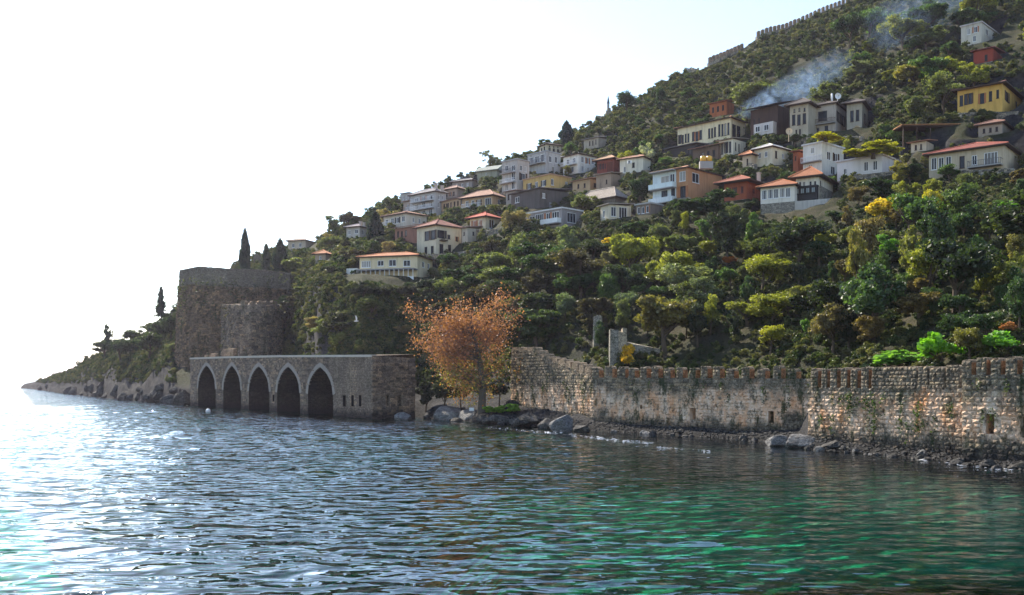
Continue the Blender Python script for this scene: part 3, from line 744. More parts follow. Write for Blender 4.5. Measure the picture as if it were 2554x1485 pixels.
# ------------------------------------------------------------------ houses on the hillside
WHITE = (0.78, 0.77, 0.74); CREAM = (0.68, 0.60, 0.44); GREY = (0.42, 0.41, 0.40)
WOODW = plain('white_paint', (0.72, 0.72, 0.72), 0.5); WOODB = plain('brown_timber', (0.06, 0.035, 0.022), 0.7); WOODK = plain('black_timber', (0.02, 0.02, 0.022), 0.6)
WOODR = plain('red_timber', (0.22, 0.055, 0.04), 0.7); WOODO = plain('orange_shutter', (0.35, 0.13, 0.05), 0.7); CONC = plain('grey_concrete', (0.33, 0.32, 0.31), 0.9, 0, .1)
IRON = plain('iron_rail', (0.1, 0.1, 0.11), 0.5); RAILW = plain('white_rail', (0.65, 0.65, 0.68), 0.5)
HOUSES = []          # screen boxes, for keeping trees out of the way
LAND = []            # landmark phrases for tree labels
def face_holes(mb, fn, w, zb, zt, holes, depth=0.16):
    """fn(u, z, off) -> local point; grid of quads with real window openings and reveals"""
    us = sorted({0.0, w}|{round(h[0], 4) for h in holes}|{round(h[1], 4) for h in holes}); zs = sorted({zb, zt}|{round(h[2], 4) for h in holes}|{round(h[3], 4) for h in holes})
    for a, b in zip(us, us[1:]):
        for c, d in zip(zs, zs[1:]):
            um, zm = (a+b)/2, (c+d)/2
            if any(h[0] < um < h[1] and h[2] < zm < h[3] for h in holes): continue
            mb.quad(fn(a, c, 0), fn(b, c, 0), fn(b, d, 0), fn(a, d, 0))
    for a, b, c, d in holes:
        e = -depth
        mb.quad(fn(a,c,0), fn(a,c,e), fn(a,d,e), fn(a,d,0)); mb.quad(fn(b,c,0), fn(b,d,0), fn(b,d,e), fn(b,c,e))
        mb.quad(fn(a,d,0), fn(a,d,e), fn(b,d,e), fn(b,d,0)); mb.quad(fn(a,c,0), fn(b,c,0), fn(b,c,e), fn(a,c,e))
def fbox(mb, fn, a, b, c, d, o0, o1):
    mb.hexa([fn(a,c,o1), fn(b,c,o1), fn(b,c,o0), fn(a,c,o0), fn(a,d,o1), fn(b,d,o1), fn(b,d,o0), fn(a,d,o0)])
CURT = [plain('curtain_pane', (0.30, 0.29, 0.27), .5), plain('lace_pane', (0.16, 0.15, 0.14), .4)]
def window(root, fn, a, b, c, d, frame, shutters=None, muntins=1, depth=0.16, pane=None):
    if pane is None and rnd.random() < .22: pane = rnd.choice(CURT)
    if shutters is None and rnd.random() < .12 and b-a > .5: shutters = rnd.choice([WOODB, WOODK, WOODO])
    t = min(0.09, (b-a)*.12); mb = MB()
    fbox(mb, fn, a, a+t, c, d, -depth+.04, -.03); fbox(mb, fn, b-t, b, c, d, -depth+.04, -.03)
    fbox(mb, fn, a+t, b-t, d-t, d, -depth+.04, -.03); fbox(mb, fn, a+t, b-t, c, c+t, -depth+.04, -.03)
    for k in range(muntins):
        m_ = a+(b-a)*(k+1)/(muntins+1); fbox(mb, fn, m_-t*.4, m_+t*.4, c+t, d-t, -depth+.05, -.05)
    fbox(mb, fn, a-.06, b+.06, c-.09, c-.005, -.04, .09)       # sill
    w = mb.build('window', frame, root)
    pm = MB(); pm.quad(fn(a, c, -depth+.03), fn(b, c, -depth+.03), fn(b, d, -depth+.03), fn(a, d, -depth+.03)); pm.build('pane', pane or GLASS, w)
    if shutters:
        for x0, x1 in ((a-(b-a)*.42, a-.03), (b+.03, b+(b-a)*.42)):
            s_ = MB(); fbox(s_, fn, x0, x1, c, d, .01, .06); s_.build('shutter', shutters, w)
def make_roof(root, W, L, H, kind, col, rise, o=0.6, x0=None, x1=None, y0=0.0, fascia=WOODB, cham=0):
    x0 = -W if x0 is None else x0; x1 = 0.0 if x1 is None else x1
    a, b, c, d = x0-o, x1+o, y0-o, y0+L+o; mb = MB(); t = 0.16
    if kind == 'flat':
        mb.box(a+o-.25, b-o+.25, c+o-.25, d-o+.25, H, H+.3); r = mb.build('roof', plaster(col), root)
        return r
    if kind == 'shed':
        mb.hexa([(a,c,H),(b,c,H),(b,d,H+rise),(a,d,H+rise),(a,c,H+t),(b,c,H+t),(b,d,H+rise+t),(a,d,H+rise+t)]); return mb.build('roof', rooftile(col), root)
    if kind == 'gable':                   # ridge along x
        m_ = (c+d)/2
        mb.poly([(a,c,H+t),(b,c,H+t),(b,m_,H+rise+t),(a,m_,H+rise+t)]); mb.poly([(b,d,H+t),(a,d,H+t),(a,m_,H+rise+t),(b,m_,H+rise+t)])
        mb.poly([(a,c,H),(a,c,H+t),(a,m_,H+rise+t),(a,d,H+t),(a,d,H)]); mb.poly([(b,c,H),(b,d,H),(b,d,H+t),(b,m_,H+rise+t),(b,c,H+t)])
        mb.quad((a,c,H),(b,c,H),(b,c,H+t),(a,c,H+t)); mb.quad((a,d,H),(b,d,H),(b,c,H),(a,c,H))
        return mb.build('roof', rooftile(col), root)
    if (b-a) >= (d-c): q = (d-c)/2; r0 = (a+q, (c+d)/2); r1 = (b-q, (c+d)/2)
    else: q = (b-a)/2; r0 = ((a+b)/2, c+q); r1 = ((a+b)/2, d-q)
    z0, z1 = H+t, H+t+rise
    A, B, C, D = (a,c,z0),(b,c,z0),(b,d,z0),(a,d,z0); R0 = (*r0, z1); R1 = (*r1, z1)
    if (b-a) >= (d-c): mb.poly([A,B,R1,R0]); mb.poly([B,C,R1]); mb.poly([C,D,R0,R1]); mb.poly([D,A,R0])
    else: mb.poly([A,B,R0]); mb.poly([B,C,R1,R0]); mb.poly([C,D,R1]); mb.poly([D,A,R0,R1])
    r = mb.build('roof', rooftile(col), root)
    f_ = MB(); e = .02
    f_.box(a-e, b+e, c-e, c+.12, H-.06, H+t-.01); f_.box(b-.12, b+e, c+.12, d+e, H-.06, H+t-.01); f_.box(a-e, a+.12, c+.12, d+e, H-.06, H+t-.01)
    f_.quad((a+.12,c+.12,H),(a+.12,d,H),(b-.12,d,H),(b-.12,c+.12,H)); f_.build('eaves', fascia, r)
    rc = MB(); rc.tube([R0, R1] if (Vector(R0)-Vector(R1)).length > .2 else [R0, (R0[0]+.3, R0[1], R0[2])], .14, 5)
    for p_, q_ in ((A, R0), (B, R1 if (b-a) >= (d-c) else R0)): rc.tube([(p_[0], p_[1], p_[2]+.03), (q_[0], q_[1], q_[2]+.03)], .12, 5)
    rc.build('ridge_cap', rooftile(tuple(min(1, x*1.5) for x in col)), r)
    return r
def chimney(roof, x, y, z, h=1.3, w=.6, mat=None):
    mb = MB(); mb.box(x-w/2, x+w/2, y-w/2, y+w/2, z-.8, z+h); mb.box(x-w/2-.1, x+w/2+.1, y-w/2-.1, y+w/2+.1, z+h, z+h+.15)
    mb.build('chimney', mat or plaster((0.5, 0.42, 0.36)), roof)
def railing(parent, fn, u0, u1, z, depth, mat, name='balcony', h=0.95, slab=CONC, solid=None):
    mb = MB(); fbox(mb, fn, u0, u1, z-.2, z, .01, depth); s_ = mb.build(name, slab, parent)
    r = MB()
    if solid: fbox(r, fn, u0, u1, z, z+h, depth-.1, depth); fbox(r, fn, u0, u0+.1, z, z+h, .02, depth-.1); fbox(r, fn, u1-.1, u1, z, z+h, .02, depth-.1)
    else:
        fbox(r, fn, u0, u1, z+h-.06, z+h, depth-.07, depth); fbox(r, fn, u0, u1, z+.08, z+.13, depth-.06, depth-.01)
        n = max(3, int((u1-u0)/.28))
        for i in range(n+1):
            x = u0+(u1-u0-.05)*i/n; fbox(r, fn, x, x+.05, z, z+h-.06, depth-.06, depth-.01)
        for x in (u0, u1-.06): fbox(r, fn, x, x+.06, z+h-.06, z+h, .02, depth-.07)
    r.build('railing', solid or mat, s_)
    return s_
def house(name, label, land, pxL, pxC, pxR, pyE, pyB, yaw, wall, roof=('hip', (0.32, 0.12, 0.06), 1.6), front=(), side=(), frame=WOODW,
          shut=None, balc=(), chim=(), D=None, oh=0.6, Lmax=13.0, Lmin=4.0, grime=0.5, pane=None, found=7.0, cat='house', Lfix=None, sideshut=None):
    wall = (wall[0]*.96, wall[1]*.90, wall[2]*.80); D = at(pxC, pyB) if D is None else D
    D += 0.5
    C = P(pxC, D, pyB); a = math.radians(yaw); ca, sa = math.cos(a), math.sin(a); H = (pyB-pyE)/F*D
    uL, uR = (pxL-CX)/F, (pxR-CX)/F
    W = (C.x-uL*C.y)/(ca+uL*sa); den = sa-uR*ca; L = (uR*C.y-C.x)/den if den > .08 else 8.0
    L = min(max(L, Lmin), Lmax) if Lfix is None else Lfix
    root = empty(name, C, -a); tag(root, label, cat)
    PADS.append((C.x, C.y, ca, sa, W, L, C.z-.15))
    fr = lambda u, z, o: (u-W, -o, z); sd = lambda u, z, o: (o, u, z)
    def expand(rows, wid):
        out = []
        for row in rows:
            n, u0, u1, v0, v1, fill = row[:6]; opt = row[6] if len(row) > 6 else {}
            step = (u1-u0)/n
            for i in range(n):
                c_ = u0+step*(i+.5); j1, j2 = rnd.uniform(-.04, .04)*step, rnd.uniform(-.02, .02); out.append((max(.05, (c_+j1-step*fill/2)*wid), min(wid-.05, (c_+j1+step*fill/2)*wid), (v0+j2)*H, (v1+j2)*H, opt))
        return out
    fw, sw = expand(front, W), expand(side, L); mb = MB()
    face_holes(mb, fr, W, -.02, H, [h[:4] for h in fw]); face_holes(mb, sd, L, -.02, H, [h[:4] for h in sw])
    mb.quad((-W, L, -.02), (-W, 0, -.02), (-W, 0, H), (-W, L, H)); mb.quad((0, L, -.02), (-W, L, -.02), (-W, L, H), (0, L, H)); mb.quad((-W,0,H),(0,0,H),(0,L,H),(-W,L,H))
    mb.build('wall', plaster(wall, grime), root)
    fb = MB(); fb.box(-W+.06, -.06, .06, L, -found, -.025); fb.build('foundation', MAT_RUIN, root)
    for h in fw: window(root, fr, *h[:4], h[4].get('f', frame), h[4].get('s', shut), h[4].get('m', 1), pane=h[4].get('p', pane))
    for h in sw: window(root, sd, *h[:4], h[4].get('f', frame), h[4].get('s', sideshut), h[4].get('m', 1), pane=h[4].get('p', pane))
    rf = None
    if roof:
        rf = make_roof(root, W, L, H, roof[0], roof[1], roof[2], oh)
        for cx_, cy_, hh in chim: chimney(rf, -W+cx_*W, cy_*L, H+(roof[2]*.5 if roof[0] == 'hip' else .2), hh)
    for bl in balc:
        u0, u1, v, dep = bl[:4]; mt = bl[4] if len(bl) > 4 else IRON; so = bl[5] if len(bl) > 5 else None
        railing(root, fr, u0*W, u1*W, v*H, dep, mt, solid=so)
    top = pyE-(roof[2] if roof else 0)*F/D-3
    HOUSES.append((pxL, top, max(pxR, pxC+6), pyB, D, root)); LAND.append((land, (pxL+pxR)/2, (pyE+pyB)/2, D))
    return dict(root=root, W=W, L=L, H=H, fr=fr, sd=sd, D=D, roof=rf, m=D/F)
TERRA = (0.34, 0.13, 0.06); TERRA2 = (0.30, 0.105, 0.06); ROSE = (0.33, 0.19, 0.14); BROWN = (0.2, 0.1, 0.07); SLATE = (0.2, 0.19, 0.19)

# --- left, low on the cliff
h1 = house('cliff_house', 'cream house with orange hipped roof and white glazed veranda on top of the dark cliff', 'cream cliff house', 897, 1041, 1083, 638, 690, 16, (0.70, 0.62, 0.46),
     ('hip', (0.42, 0.17, 0.075), 1.3), [(1,.03,.20,.52,.84,.95,{'m':3}),(1,.31,.43,.55,.82,.9),(1,.5,.65,.52,.84,.85),(1,.75,.9,.52,.82,.8)], [(2,.2,.95,.5,.78,.4)], WOODW, Lmax=9, found=10)
W, H, fr = h1['W'], h1['H'], h1['fr']; v = MB(); v.box(-W+.3, .1, -2.6, -.02, .36*H-.25, .36*H); v.build('veranda_roof', plain('veranda_roof_sheet', (0.25, 0.24, 0.25), .8), h1['root'])
for i in range(13):
    x = -W+.4+(W-.5)*i/12; v = MB(); v.box(x, x+.12, -2.5, -2.38, -1.2, .36*H-.26); v.build('veranda_post', WOODW, h1['root'])
v = MB(); v.box(-W+.3, .1, -2.52, -2.4, -1.3, -.2); v.build('veranda_apron', WOODW, h1['root'])
v = MB(); v.box(-W+.3, .1, -2.34, -.03, -1.6, -1.35); v.build('veranda_floor', CONC, h1['root'])
v = MB(); v.box(-W-2.4, -W-.02, -1.5, 4.5, -.6, .45*H); v.build('terrace', plaster((0.7, 0.68, 0.64)), h1['root'])
v = MB(); v.box(-W-2.5, -W-2.0, -1.45, -1.0, -8, -.62); v.build('terrace_pillar', plaster((0.6, 0.55, 0.5)), h1['root'])
q_ = HOUSES[-1]; HOUSES[-1] = (864, q_[1], 1083, 706, q_[4], q_[5])
h2 = house('tall_house', 'tall cream house with dark upper windows, brown tiled roof and arched window', 'tall cream house', 1040, 1088, 1151, 562, 638, 46, (0.66, 0.62, 0.52),
     ('hip', (0.22, 0.095, 0.07), 2.0), [(2,.35,.98,.55,.86,.7,{'m':0}),(2,.3,.95,.08,.34,.45)], [(1,.12,.34,.58,.84,.9,{'m':0}),(1,.42,.58,.58,.72,.7,{'m':0}),(1,.1,.32,.1,.42,.7),(1,.42,.62,.1,.4,.6),(1,.74,.88,.55,.7,.5)], WOODK, oh=.8, Lmax=16)
v = MB(); v.box(.02, 1.0, h2['L']*.12, h2['L']*.34, .54*h2['H']-.3, .54*h2['H']); v.build('jetty_beam', WOODB, h2['root'])
house('timber_annex', 'reddish brown timber annex with striped low roofs left of the tall cream house', 'brown timber annex', 985, 1040, 1052, 563, 606, 40, (0.30, 0.16, 0.13), ('shed', (0.3, 0.15, 0.1), 1.2), [(3,.05,.6,.45,.8,.5)], frame=WOODB, oh=.7)
house('balcony_house', 'pale house with pink and orange edged roof and blue white lower balcony', 'pale balcony house', 957, 1013, 1064, 532, 574, 44, (0.6, 0.56, 0.53), ('hip', ROSE, 1.2), [(4,.02,.98,.5,.84,.55)], [(2,.2,.8,.5,.8,.3)], balc=[(.0,.5,.42,1.2,RAILW)], oh=.7)
house('cottage', 'small grey cottage with bluish hipped roof and chimneys beside the dark conifer', 'small grey cottage', 864, 897, 916, 566, 592, 26, (0.45, 0.44, 0.44), ('hip', (0.23, 0.21, 0.22), 1.0), [(1,.05,.4,.3,.75,.6),(1,.55,.95,.35,.75,.6)], [(1,.2,.6,.3,.8,.6)], chim=[(.75,.5,1.2),(.95,.6,.9)])
house('blue_house', 'three storey bluish grey house on the skyline with two balconies', 'bluish grey skyline house', 1024, 1086, 1104, 478, 538, 42, (0.44, 0.46, 0.52), ('hip', (0.22, 0.21, 0.22), 1.4), [(3,.1,.95,.72,.9,.5),(3,.1,.95,.40,.62,.5),(3,.1,.95,.08,.3,.5)], [(2,.1,.9,.7,.88,.4),(2,.1,.9,.38,.6,.4)], balc=[(.1,.95,.66,1.2,RAILW),(.1,.95,.34,1.2,RAILW)], chim=[(.9,.3,1.6),(.97,.7,1.2)])
house('small_house', 'small pinkish house with white rail left of the bluish skyline house', 'small pinkish house', 1006, 1034, 1046, 500, 530, 42, (0.4, 0.33, 0.32), ('shed', ROSE, .8), [(3,.3,.98,.3,.75,.5)], balc=[(.4,.98,.2,.8,RAILW)])
house('low_wing_house', 'long low brown house with thin pale gutter sloping left of the tan roofed house', 'long low brown house', 1101, 1156, 1166, 492, 516, 50, (0.42, 0.3, 0.2), ('shed', (0.33, 0.2, 0.15), .8), [(6,.05,.98,.25,.75,.45)], frame=WOODB, oh=.4)
house('tan_house', 'tan house with broad pinkish tiled roof and loggia above the red roofed cottage', 'tan broad roofed house', 1154, 1228, 1258, 488, 513, 34, (0.5, 0.38, 0.27), ('hip', (0.36, 0.21, 0.15), 2.0), [(3,.05,.65,.2,.75,.5),(1,.72,.98,.0,.8,.8,{'m':2})], [(1,.3,.8,.25,.75,.5)], balc=[(.05,.66,.02,1.2,RAILW)], oh=.9)
house('red_roof_cottage', 'cream cottage with bright red tiled roof and orange brown shutters', 'red roofed cottage', 1172, 1211, 1250, 541, 571, 42, (0.66, 0.58, 0.46), ('hip', (0.45, 0.12, 0.08), 1.5), [(2,.1,.9,.25,.8,.55,{'p':WOODO,'f':WOODW})], [(1,.15,.6,.1,.85,.7,{'p':WOODB})], oh=.9)
house('skyline_house', 'beige skyline house with shallow curved looking roof above the fortress slope', 'beige skyline house', 718, 762, 788, 600, 620, 20, (0.5, 0.44, 0.38), ('hip', (0.36, 0.28, 0.22), 1.0), [(2,.1,.9,.2,.7,.35)])
house('hut', 'little hut with bright orange lit roof below the skyline left of the cottage', 'orange roofed hut', 786, 812, 823, 634, 648, 20, (0.4, 0.33, 0.28), ('hip', (0.45, 0.2, 0.1), 1.1), [(1,.3,.7,.1,.7,.5)])
house('side_annex', 'low plain annex with one small window right of the tall cream house', 'low plain annex', 1152, 1166, 1186, 568, 604, 46, (0.5, 0.47, 0.43), ('shed', (0.3, 0.2, 0.17), .7), [(1,.2,.6,.5,.75,.5)], [(1,.3,.6,.5,.75,.4)], frame=WOODK)
house('rear_house', 'brownish house with small windows peeping behind the long low brown house', 'brownish rear house', 1106, 1140, 1154, 470, 492, 40, (0.36, 0.28, 0.25), ('hip', (0.3, 0.19, 0.15), 1.2), [(3,.1,.9,.25,.7,.4)], frame=WOODB)
house('stepped_house', 'little house with stepped flat roofs on the skyline left of the bluish house', 'stepped skyline house', 1000, 1020, 1030, 482, 504, 36, (0.4, 0.39, 0.42), ('flat', (0.3, 0.29, 0.3), .3), [(2,.1,.9,.3,.75,.4)])
# --- middle cluster
house('grey_house', 'tall bluish grey house with terraces on the left end of the upper row', 'tall bluish grey house', 1252, 1290, 1320, 398, 476, 44, (0.47, 0.46, 0.48), ('flat', (0.35, 0.34, 0.34), .3), [(2,.1,.95,.68,.86,.5),(2,.1,.95,.36,.6,.55),(2,.1,.95,.06,.28,.5)], [(2,.1,.9,.66,.84,.5),(1,.2,.8,.36,.6,.6)], balc=[(.0,.9,.3,1.0,RAILW),(.0,.9,.62,1.0,IRON)])
house('glazed_house', 'grey house with glazed upper porch and open balcony right of the tall bluish house', 'grey porch house', 1316, 1362, 1398, 378, 432, 46, (0.42, 0.44, 0.5), ('flat', (0.33, 0.34, 0.36), .3), [(3,.05,.95,.55,.9,.75,{'m':2})], [(2,.1,.9,.55,.85,.5),(1,.3,.7,.1,.4,.5)], balc=[(.0,1.0,.5,1.4,IRON)])
h10 = house('corner_house', 'cream corner house at the top of the row with round attic holes over windows', 'cream corner house', 1346, 1362, 1400, 360, 386, 62, (0.58, 0.54, 0.46), ('hip', (0.32, 0.28, 0.26), .8), [(2,.1,.95,.3,.8,.5)], [(3,.08,.92,.25,.68,.5),(3,.1,.9,.78,.92,.28,{'m':0})], frame=WOODK, oh=.7, Lmax=9)
house('white_house', 'white blue house with wide middle balcony in front of the tall cypress', 'white blue balcony house', 1405, 1443, 1488, 384, 432, 50, (0.66, 0.68, 0.72), ('hip', (0.5, 0.48, 0.46), .6), [(2,.1,.9,.58,.85,.5),(1,.2,.8,.1,.4,.6)], [(3,.08,.92,.58,.9,.5),(3,.1,.95,.08,.4,.5,{'m':2})], balc=[(.0,.9,.5,1.0,RAILW)], oh=.5)
hm = house('maroon_house', 'maroon timber house with closed wooden balcony and tan tiled roof', 'maroon timber house', 1489, 1530, 1545, 396, 430, 40, (0.2, 0.06, 0.05), ('hip', (0.4, 0.25, 0.15), 1.3), [(3,.05,.6,.35,.8,.6,{'f':WOODR}),(3,.62,.98,.1,.8,.8,{'p':WOODR,'f':WOODB})], frame=WOODR, oh=.9)
house('air_conditioned_house', 'plain white house with small dark window and wall unit right of the maroon house', 'plain white house', 1546, 1604, 1616, 392, 428, 34, (0.66, 0.66, 0.62), ('hip', (0.4, 0.22, 0.14), .9), [(1,.52,.66,.35,.7,.8,{'f':WOODK}),(1,.1,.3,.1,.5,.5)])
house('mustard_house', 'mustard yellow house with long flat front and white framed windows', 'mustard yellow house', 1305, 1372, 1425, 436, 472, 48, (0.56, 0.40, 0.17), ('flat', (0.42, 0.26, 0.16), .3), [(3,.1,.9,.3,.72,.4)], [(1,.02,.2,.3,.75,.7),(1,.66,.86,.2,.7,.6,{'f':WOODW})], Lmax=18)
house('dark_stone_house', 'dark stone house with pale gutter line under the mustard yellow house', 'dark stone house', 1275, 1346, 1420, 470, 520, 50, (0.11, 0.10, 0.105), ('shed', (0.18, 0.15, 0.14), .8), [(1,.1,.35,.5,.8,.6)], [(1,.05,.2,.55,.8,.7),(1,.3,.45,.1,.35,.6)], frame=WOODW, Lmax=18, grime=.6)
house('grey_veranda_house', 'grey house with white edged flat roof and four large white framed windows', 'grey flat roofed house', 1310, 1402, 1452, 520, 566, 46, (0.30, 0.29, 0.33), ('flat', (0.62, 0.6, 0.6), .3), [(1,.10,.26,.3,.85,.95,{'m':1}),(1,.28,.5,.3,.92,.95,{'m':3}),(1,.56,.70,.3,.88,.8),(1,.72,.92,.3,.9,.95,{'m':2})], [(1,.2,.75,.3,.85,.8,{'m':2})], grime=.5, Lmax=14, balc=[(.05,.98,.24,1.3,RAILW,WOODW)])
house('white_cabin', 'small white cabin with two tall windows right of the grey flat roofed house', 'small white cabin', 1498, 1520, 1574, 510, 547, 62, (0.62, 0.58, 0.5), ('shed', (0.3, 0.27, 0.24), .5), [(1,.1,.6,.2,.7,.5)], [(1,.06,.34,.22,.88,.85),(1,.42,.86,.12,.88,.85,{'m':2,'f':WOODW})], Lmax=12)
house('stone_roof_shed', 'low shed under a broad worn grey tan roof above the small white cabin', 'worn grey roofed shed', 1440, 1535, 1560, 492, 506, 46, (0.2, 0.17, 0.15), ('hip', (0.3, 0.26, 0.22), 2.6), [(2,.2,.8,.2,.7,.3)], frame=WOODB)
house('brick_shed', 'rough pinkish stone block house between maroon house and worn grey roof', 'pinkish stone block', 1487, 1524, 1540, 432, 468, 42, (0.36, 0.28, 0.23), ('shed', (0.38, 0.29, 0.23), .6), [(1,.6,.8,.3,.6,.5)], frame=WOODB, grime=.7)
house('pale_upper_house', 'weathered pale house high beside the tall cypress on the slope', 'weathered pale upper house', 1456, 1492, 1512, 343, 368, 42, (0.4, 0.37, 0.34), ('shed', (0.34, 0.3, 0.27), .7), [(3,.3,.95,.35,.8,.4)], frame=WOODB, grime=.6)
house('gable_barn', 'grey green gabled barn on the skyline under the bare tree', 'grey green skyline barn', 1190, 1240, 1250, 424, 440, 30, (0.3, 0.32, 0.28), ('gable', (0.3, 0.33, 0.3), 1.6), [(1,.4,.5,.2,.7,.6)], grime=.6)
house('skyline_cottage', 'dark roofed cottage on the skyline between bluish house and grey green barn', 'dark roofed skyline cottage', 1128, 1178, 1192, 450, 466, 30, (0.26, 0.25, 0.27), ('hip', (0.2, 0.19, 0.2), 1.0), [(3,.1,.9,.2,.7,.35)])
house('tan_wing', 'tan flat roofed wing joined right of the mustard yellow house', 'tan flat roofed wing', 1428, 1472, 1490, 446, 474, 46, (0.45, 0.33, 0.22), ('shed', (0.42, 0.24, 0.15), .6), [(2,.15,.85,.3,.7,.3)], [(1,.2,.7,.3,.7,.5)], frame=WOODB)
house('gap_house', 'narrow shuttered grey house between tan broad roof and tall bluish house', 'narrow grey house', 1262, 1284, 1300, 476, 508, 44, (0.36, 0.33, 0.33), ('shed', (0.33, 0.22, 0.18), .7), [(2,.1,.9,.35,.75,.5)], frame=WOODB)
house('under_house', 'low stone basement house with pale posts left under the orange balcony house', 'low stone basement house', 1586, 1622, 1640, 508, 534, 44, (0.24, 0.2, 0.18), ('flat', (0.4, 0.38, 0.36), .3), [(3,.05,.95,.15,.8,.6,{'m':0})], frame=WOODW)
house('orange_roof_hut', 'small hut with orange roof between white jettied house and square white cottage', 'orange roofed middle hut', 1852, 1874, 1884, 386, 414, 44, (0.5, 0.42, 0.34), ('hip', (0.42, 0.18, 0.09), 1.0), [(1,.4,.7,.1,.7,.6)], frame=WOODB)
house('brick_stair', 'narrow red brick stair house left of the white box house', 'narrow brick stair house', 1978, 1990, 2002, 378, 432, 44, (0.28, 0.09, 0.05), ('shed', (0.3, 0.12, 0.08), .6), [(1,.3,.7,.6,.8,.6)], frame=WOODB)
house('garden_house', 'pale low garden house under the pergola', 'pale garden house', 2272, 2310, 2326, 352, 376, 42, (0.5, 0.45, 0.38), ('shed', (0.34, 0.17, 0.1), .8), [(2,.15,.85,.2,.75,.4)], frame=WOODB)
house('slope_house', 'grey stone house half hidden by trees below the yellow shuttered house', 'half hidden stone house', 2440, 2500, 2530, 306, 332, 40, (0.33, 0.3, 0.27), ('hip', (0.22, 0.12, 0.09), 1.0), [(3,.1,.9,.25,.7,.4)], frame=WOODB)
# --- right cluster
ho = house('orange_house', 'three storey orange house with white balconies and yellow tank on its roof', 'orange balcony house', 1628, 1715, 1801, 418, 500, 45, (0.46, 0.25, 0.14), ('hip', (0.36, 0.2, 0.13), 1.2), [(1,.76,.95,.60,.90,.9),(1,.78,.96,.1,.45,.85,{'f':WOODK,'m':2})], [(1,.12,.34,.60,.90,.9)], oh=.4, Lmax=16)
W, H, fr = ho['W'], ho['H'], ho['fr']
mb = MB(); fbox(mb, fr, 0.1, .68*W, .02, H-.05, .012, .10); mb.build('white_bay', plaster((0.62, 0.7, 0.74)), ho['root'])
for a, b_, c_, d_ in ((.26,.5,.58,.85),(.52,.66,.56,.88),(.28,.44,.06,.4),(.56,.66,.04,.42)):
    fn2 = lambda u, z, o: (u-W, -o-.30, z); window(ho['root'], fn2, a*W, b_*W, c_*H, d_*H, WOODK if c_ < .3 else WOODW)
railing(ho['root'], fr, 0, .69*W, .46*H, 1.5, RAILW, solid=plaster((0.6, 0.68, 0.7))); railing(ho['root'], fr, 0, .69*W, .02*H, 1.5, RAILW, solid=plaster((0.55, 0.6, 0.62)))
mb = MB(); fbox(mb, fr, 0, .69*W, H-.25, H-.03, .2, 1.5); mb.build('balcony_canopy', CONC, ho['root'])
h20 = house('red_house', 'brick red timber house with wide tiled roof behind the dark trees', 'brick red timber house', 1806, 1862, 1902, 452, 496, 40, (0.30, 0.09, 0.05), ('hip', (0.30, 0.11, 0.07), 1.6), [(2,.15,.6,.4,.75,.5),(1,.7,.9,.35,.75,.6)], [(1,.3,.6,.4,.7,.5)], frame=WOODR, oh=1.5, chim=[(.9,.9,1.7)])
house('long_cream_house', 'long cream house with a band of black framed windows and thin tiled roof', 'long cream house', 1690, 1822, 1858, 294, 346, 44, (0.70, 0.64, 0.48), ('hip', (0.36, 0.17, 0.1), .9), [(4,.02,.24,.22,.66,.72,{'m':0}),(3,.27,.48,.22,.68,.72,{'m':0}),(3,.58,.74,.22,.7,.72,{'m':0}),(4,.77,.99,.2,.78,.72,{'m':0})], [(2,.08,.7,.15,.75,.85,{'m':0})], frame=WOODK, oh=.7)
h22 = house('jetty_house', 'white jettied house with slim black windows under the long cream house', 'white jettied house', 1793, 1828, 1860, 346, 387, 46, (0.70, 0.68, 0.62), ('shed', (0.3, 0.26, 0.22), .8), [(3,.1,.95,.18,.85,.55,{'m':0})], [(2,.08,.6,.3,.8,.35,{'m':0})], frame=WOODK)
house('brown_porch_house', 'low brown house with porch and lean roof left of the white jettied house', 'low brown porch house', 1728, 1790, 1796, 362, 396, 46, (0.17, 0.12, 0.1), ('shed', (0.33, 0.17, 0.11), 1.5), [(3,.3,.95,.2,.7,.5)], frame=WOODB, oh=.9, grime=.6)
house('dark_shed', 'dark lean to shed with grey metal roof left under the long cream house', 'dark lean to shed', 1662, 1735, 1742, 358, 392, 46, (0.06, 0.055, 0.06), ('shed', (0.2, 0.19, 0.2), .5), [(2,.5,.9,.25,.65,.35)], frame=WOODB)
house('white_cottage', 'square white cottage with whitish roof edge behind the white gallery house', 'square white cottage', 1881, 1926, 1990, 366, 412, 50, (0.64, 0.6, 0.5), ('hip', (0.5, 0.48, 0.46), 1.2), [(2,.12,.85,.5,.8,.42)], [(1,.08,.22,.4,.8,.6,{'f':WOODB}),(1,.35,.48,.5,.75,.6)], oh=.5, Lmax=14)
hd = house('burnt_house', 'large dark brown timber house with charred wide eaves and small white room', 'large dark timber house', 1872, 1940, 1968, 262, 336, 44, (0.07, 0.045, 0.04), ('shed', (0.06, 0.05, 0.05), 2.0), [(2,.05,.4,.4,.7,.4)], frame=WOODB, oh=1.3, grime=.6)
v = MB(); v.box(-hd['W']*.75, -.3, -1.6, -.02, .02*hd['H'], .42*hd['H']); v.build('white_room', plaster((0.55, 0.5, 0.48)), hd['root'])
fn3 = lambda u, z, o: (u-hd['W']*.75, -1.6-o-.2, z)
for a in (.1, .55): window(hd['root'], fn3, a*hd['W']*.7, (a+.25)*hd['W']*.7, .14*hd['H'], .34*hd['H'], WOODW)
hg = house('mansion_wing', 'grey mansion wing with three tall windows and small attic openings, dark roof', 'grey mansion left wing', 1970, 2016, 2030, 258, 342, 38, (0.42, 0.39, 0.34), ('hip', (0.10, 0.085, 0.08), 1.8), [(3,.05,.95,.40,.72,.62,{'m':0}),(3,.1,.95,.79,.9,.35,{'m':0}),(2,.25,.65,.1,.26,.5)], frame=WOODB, oh=1.0, Lfix=9)
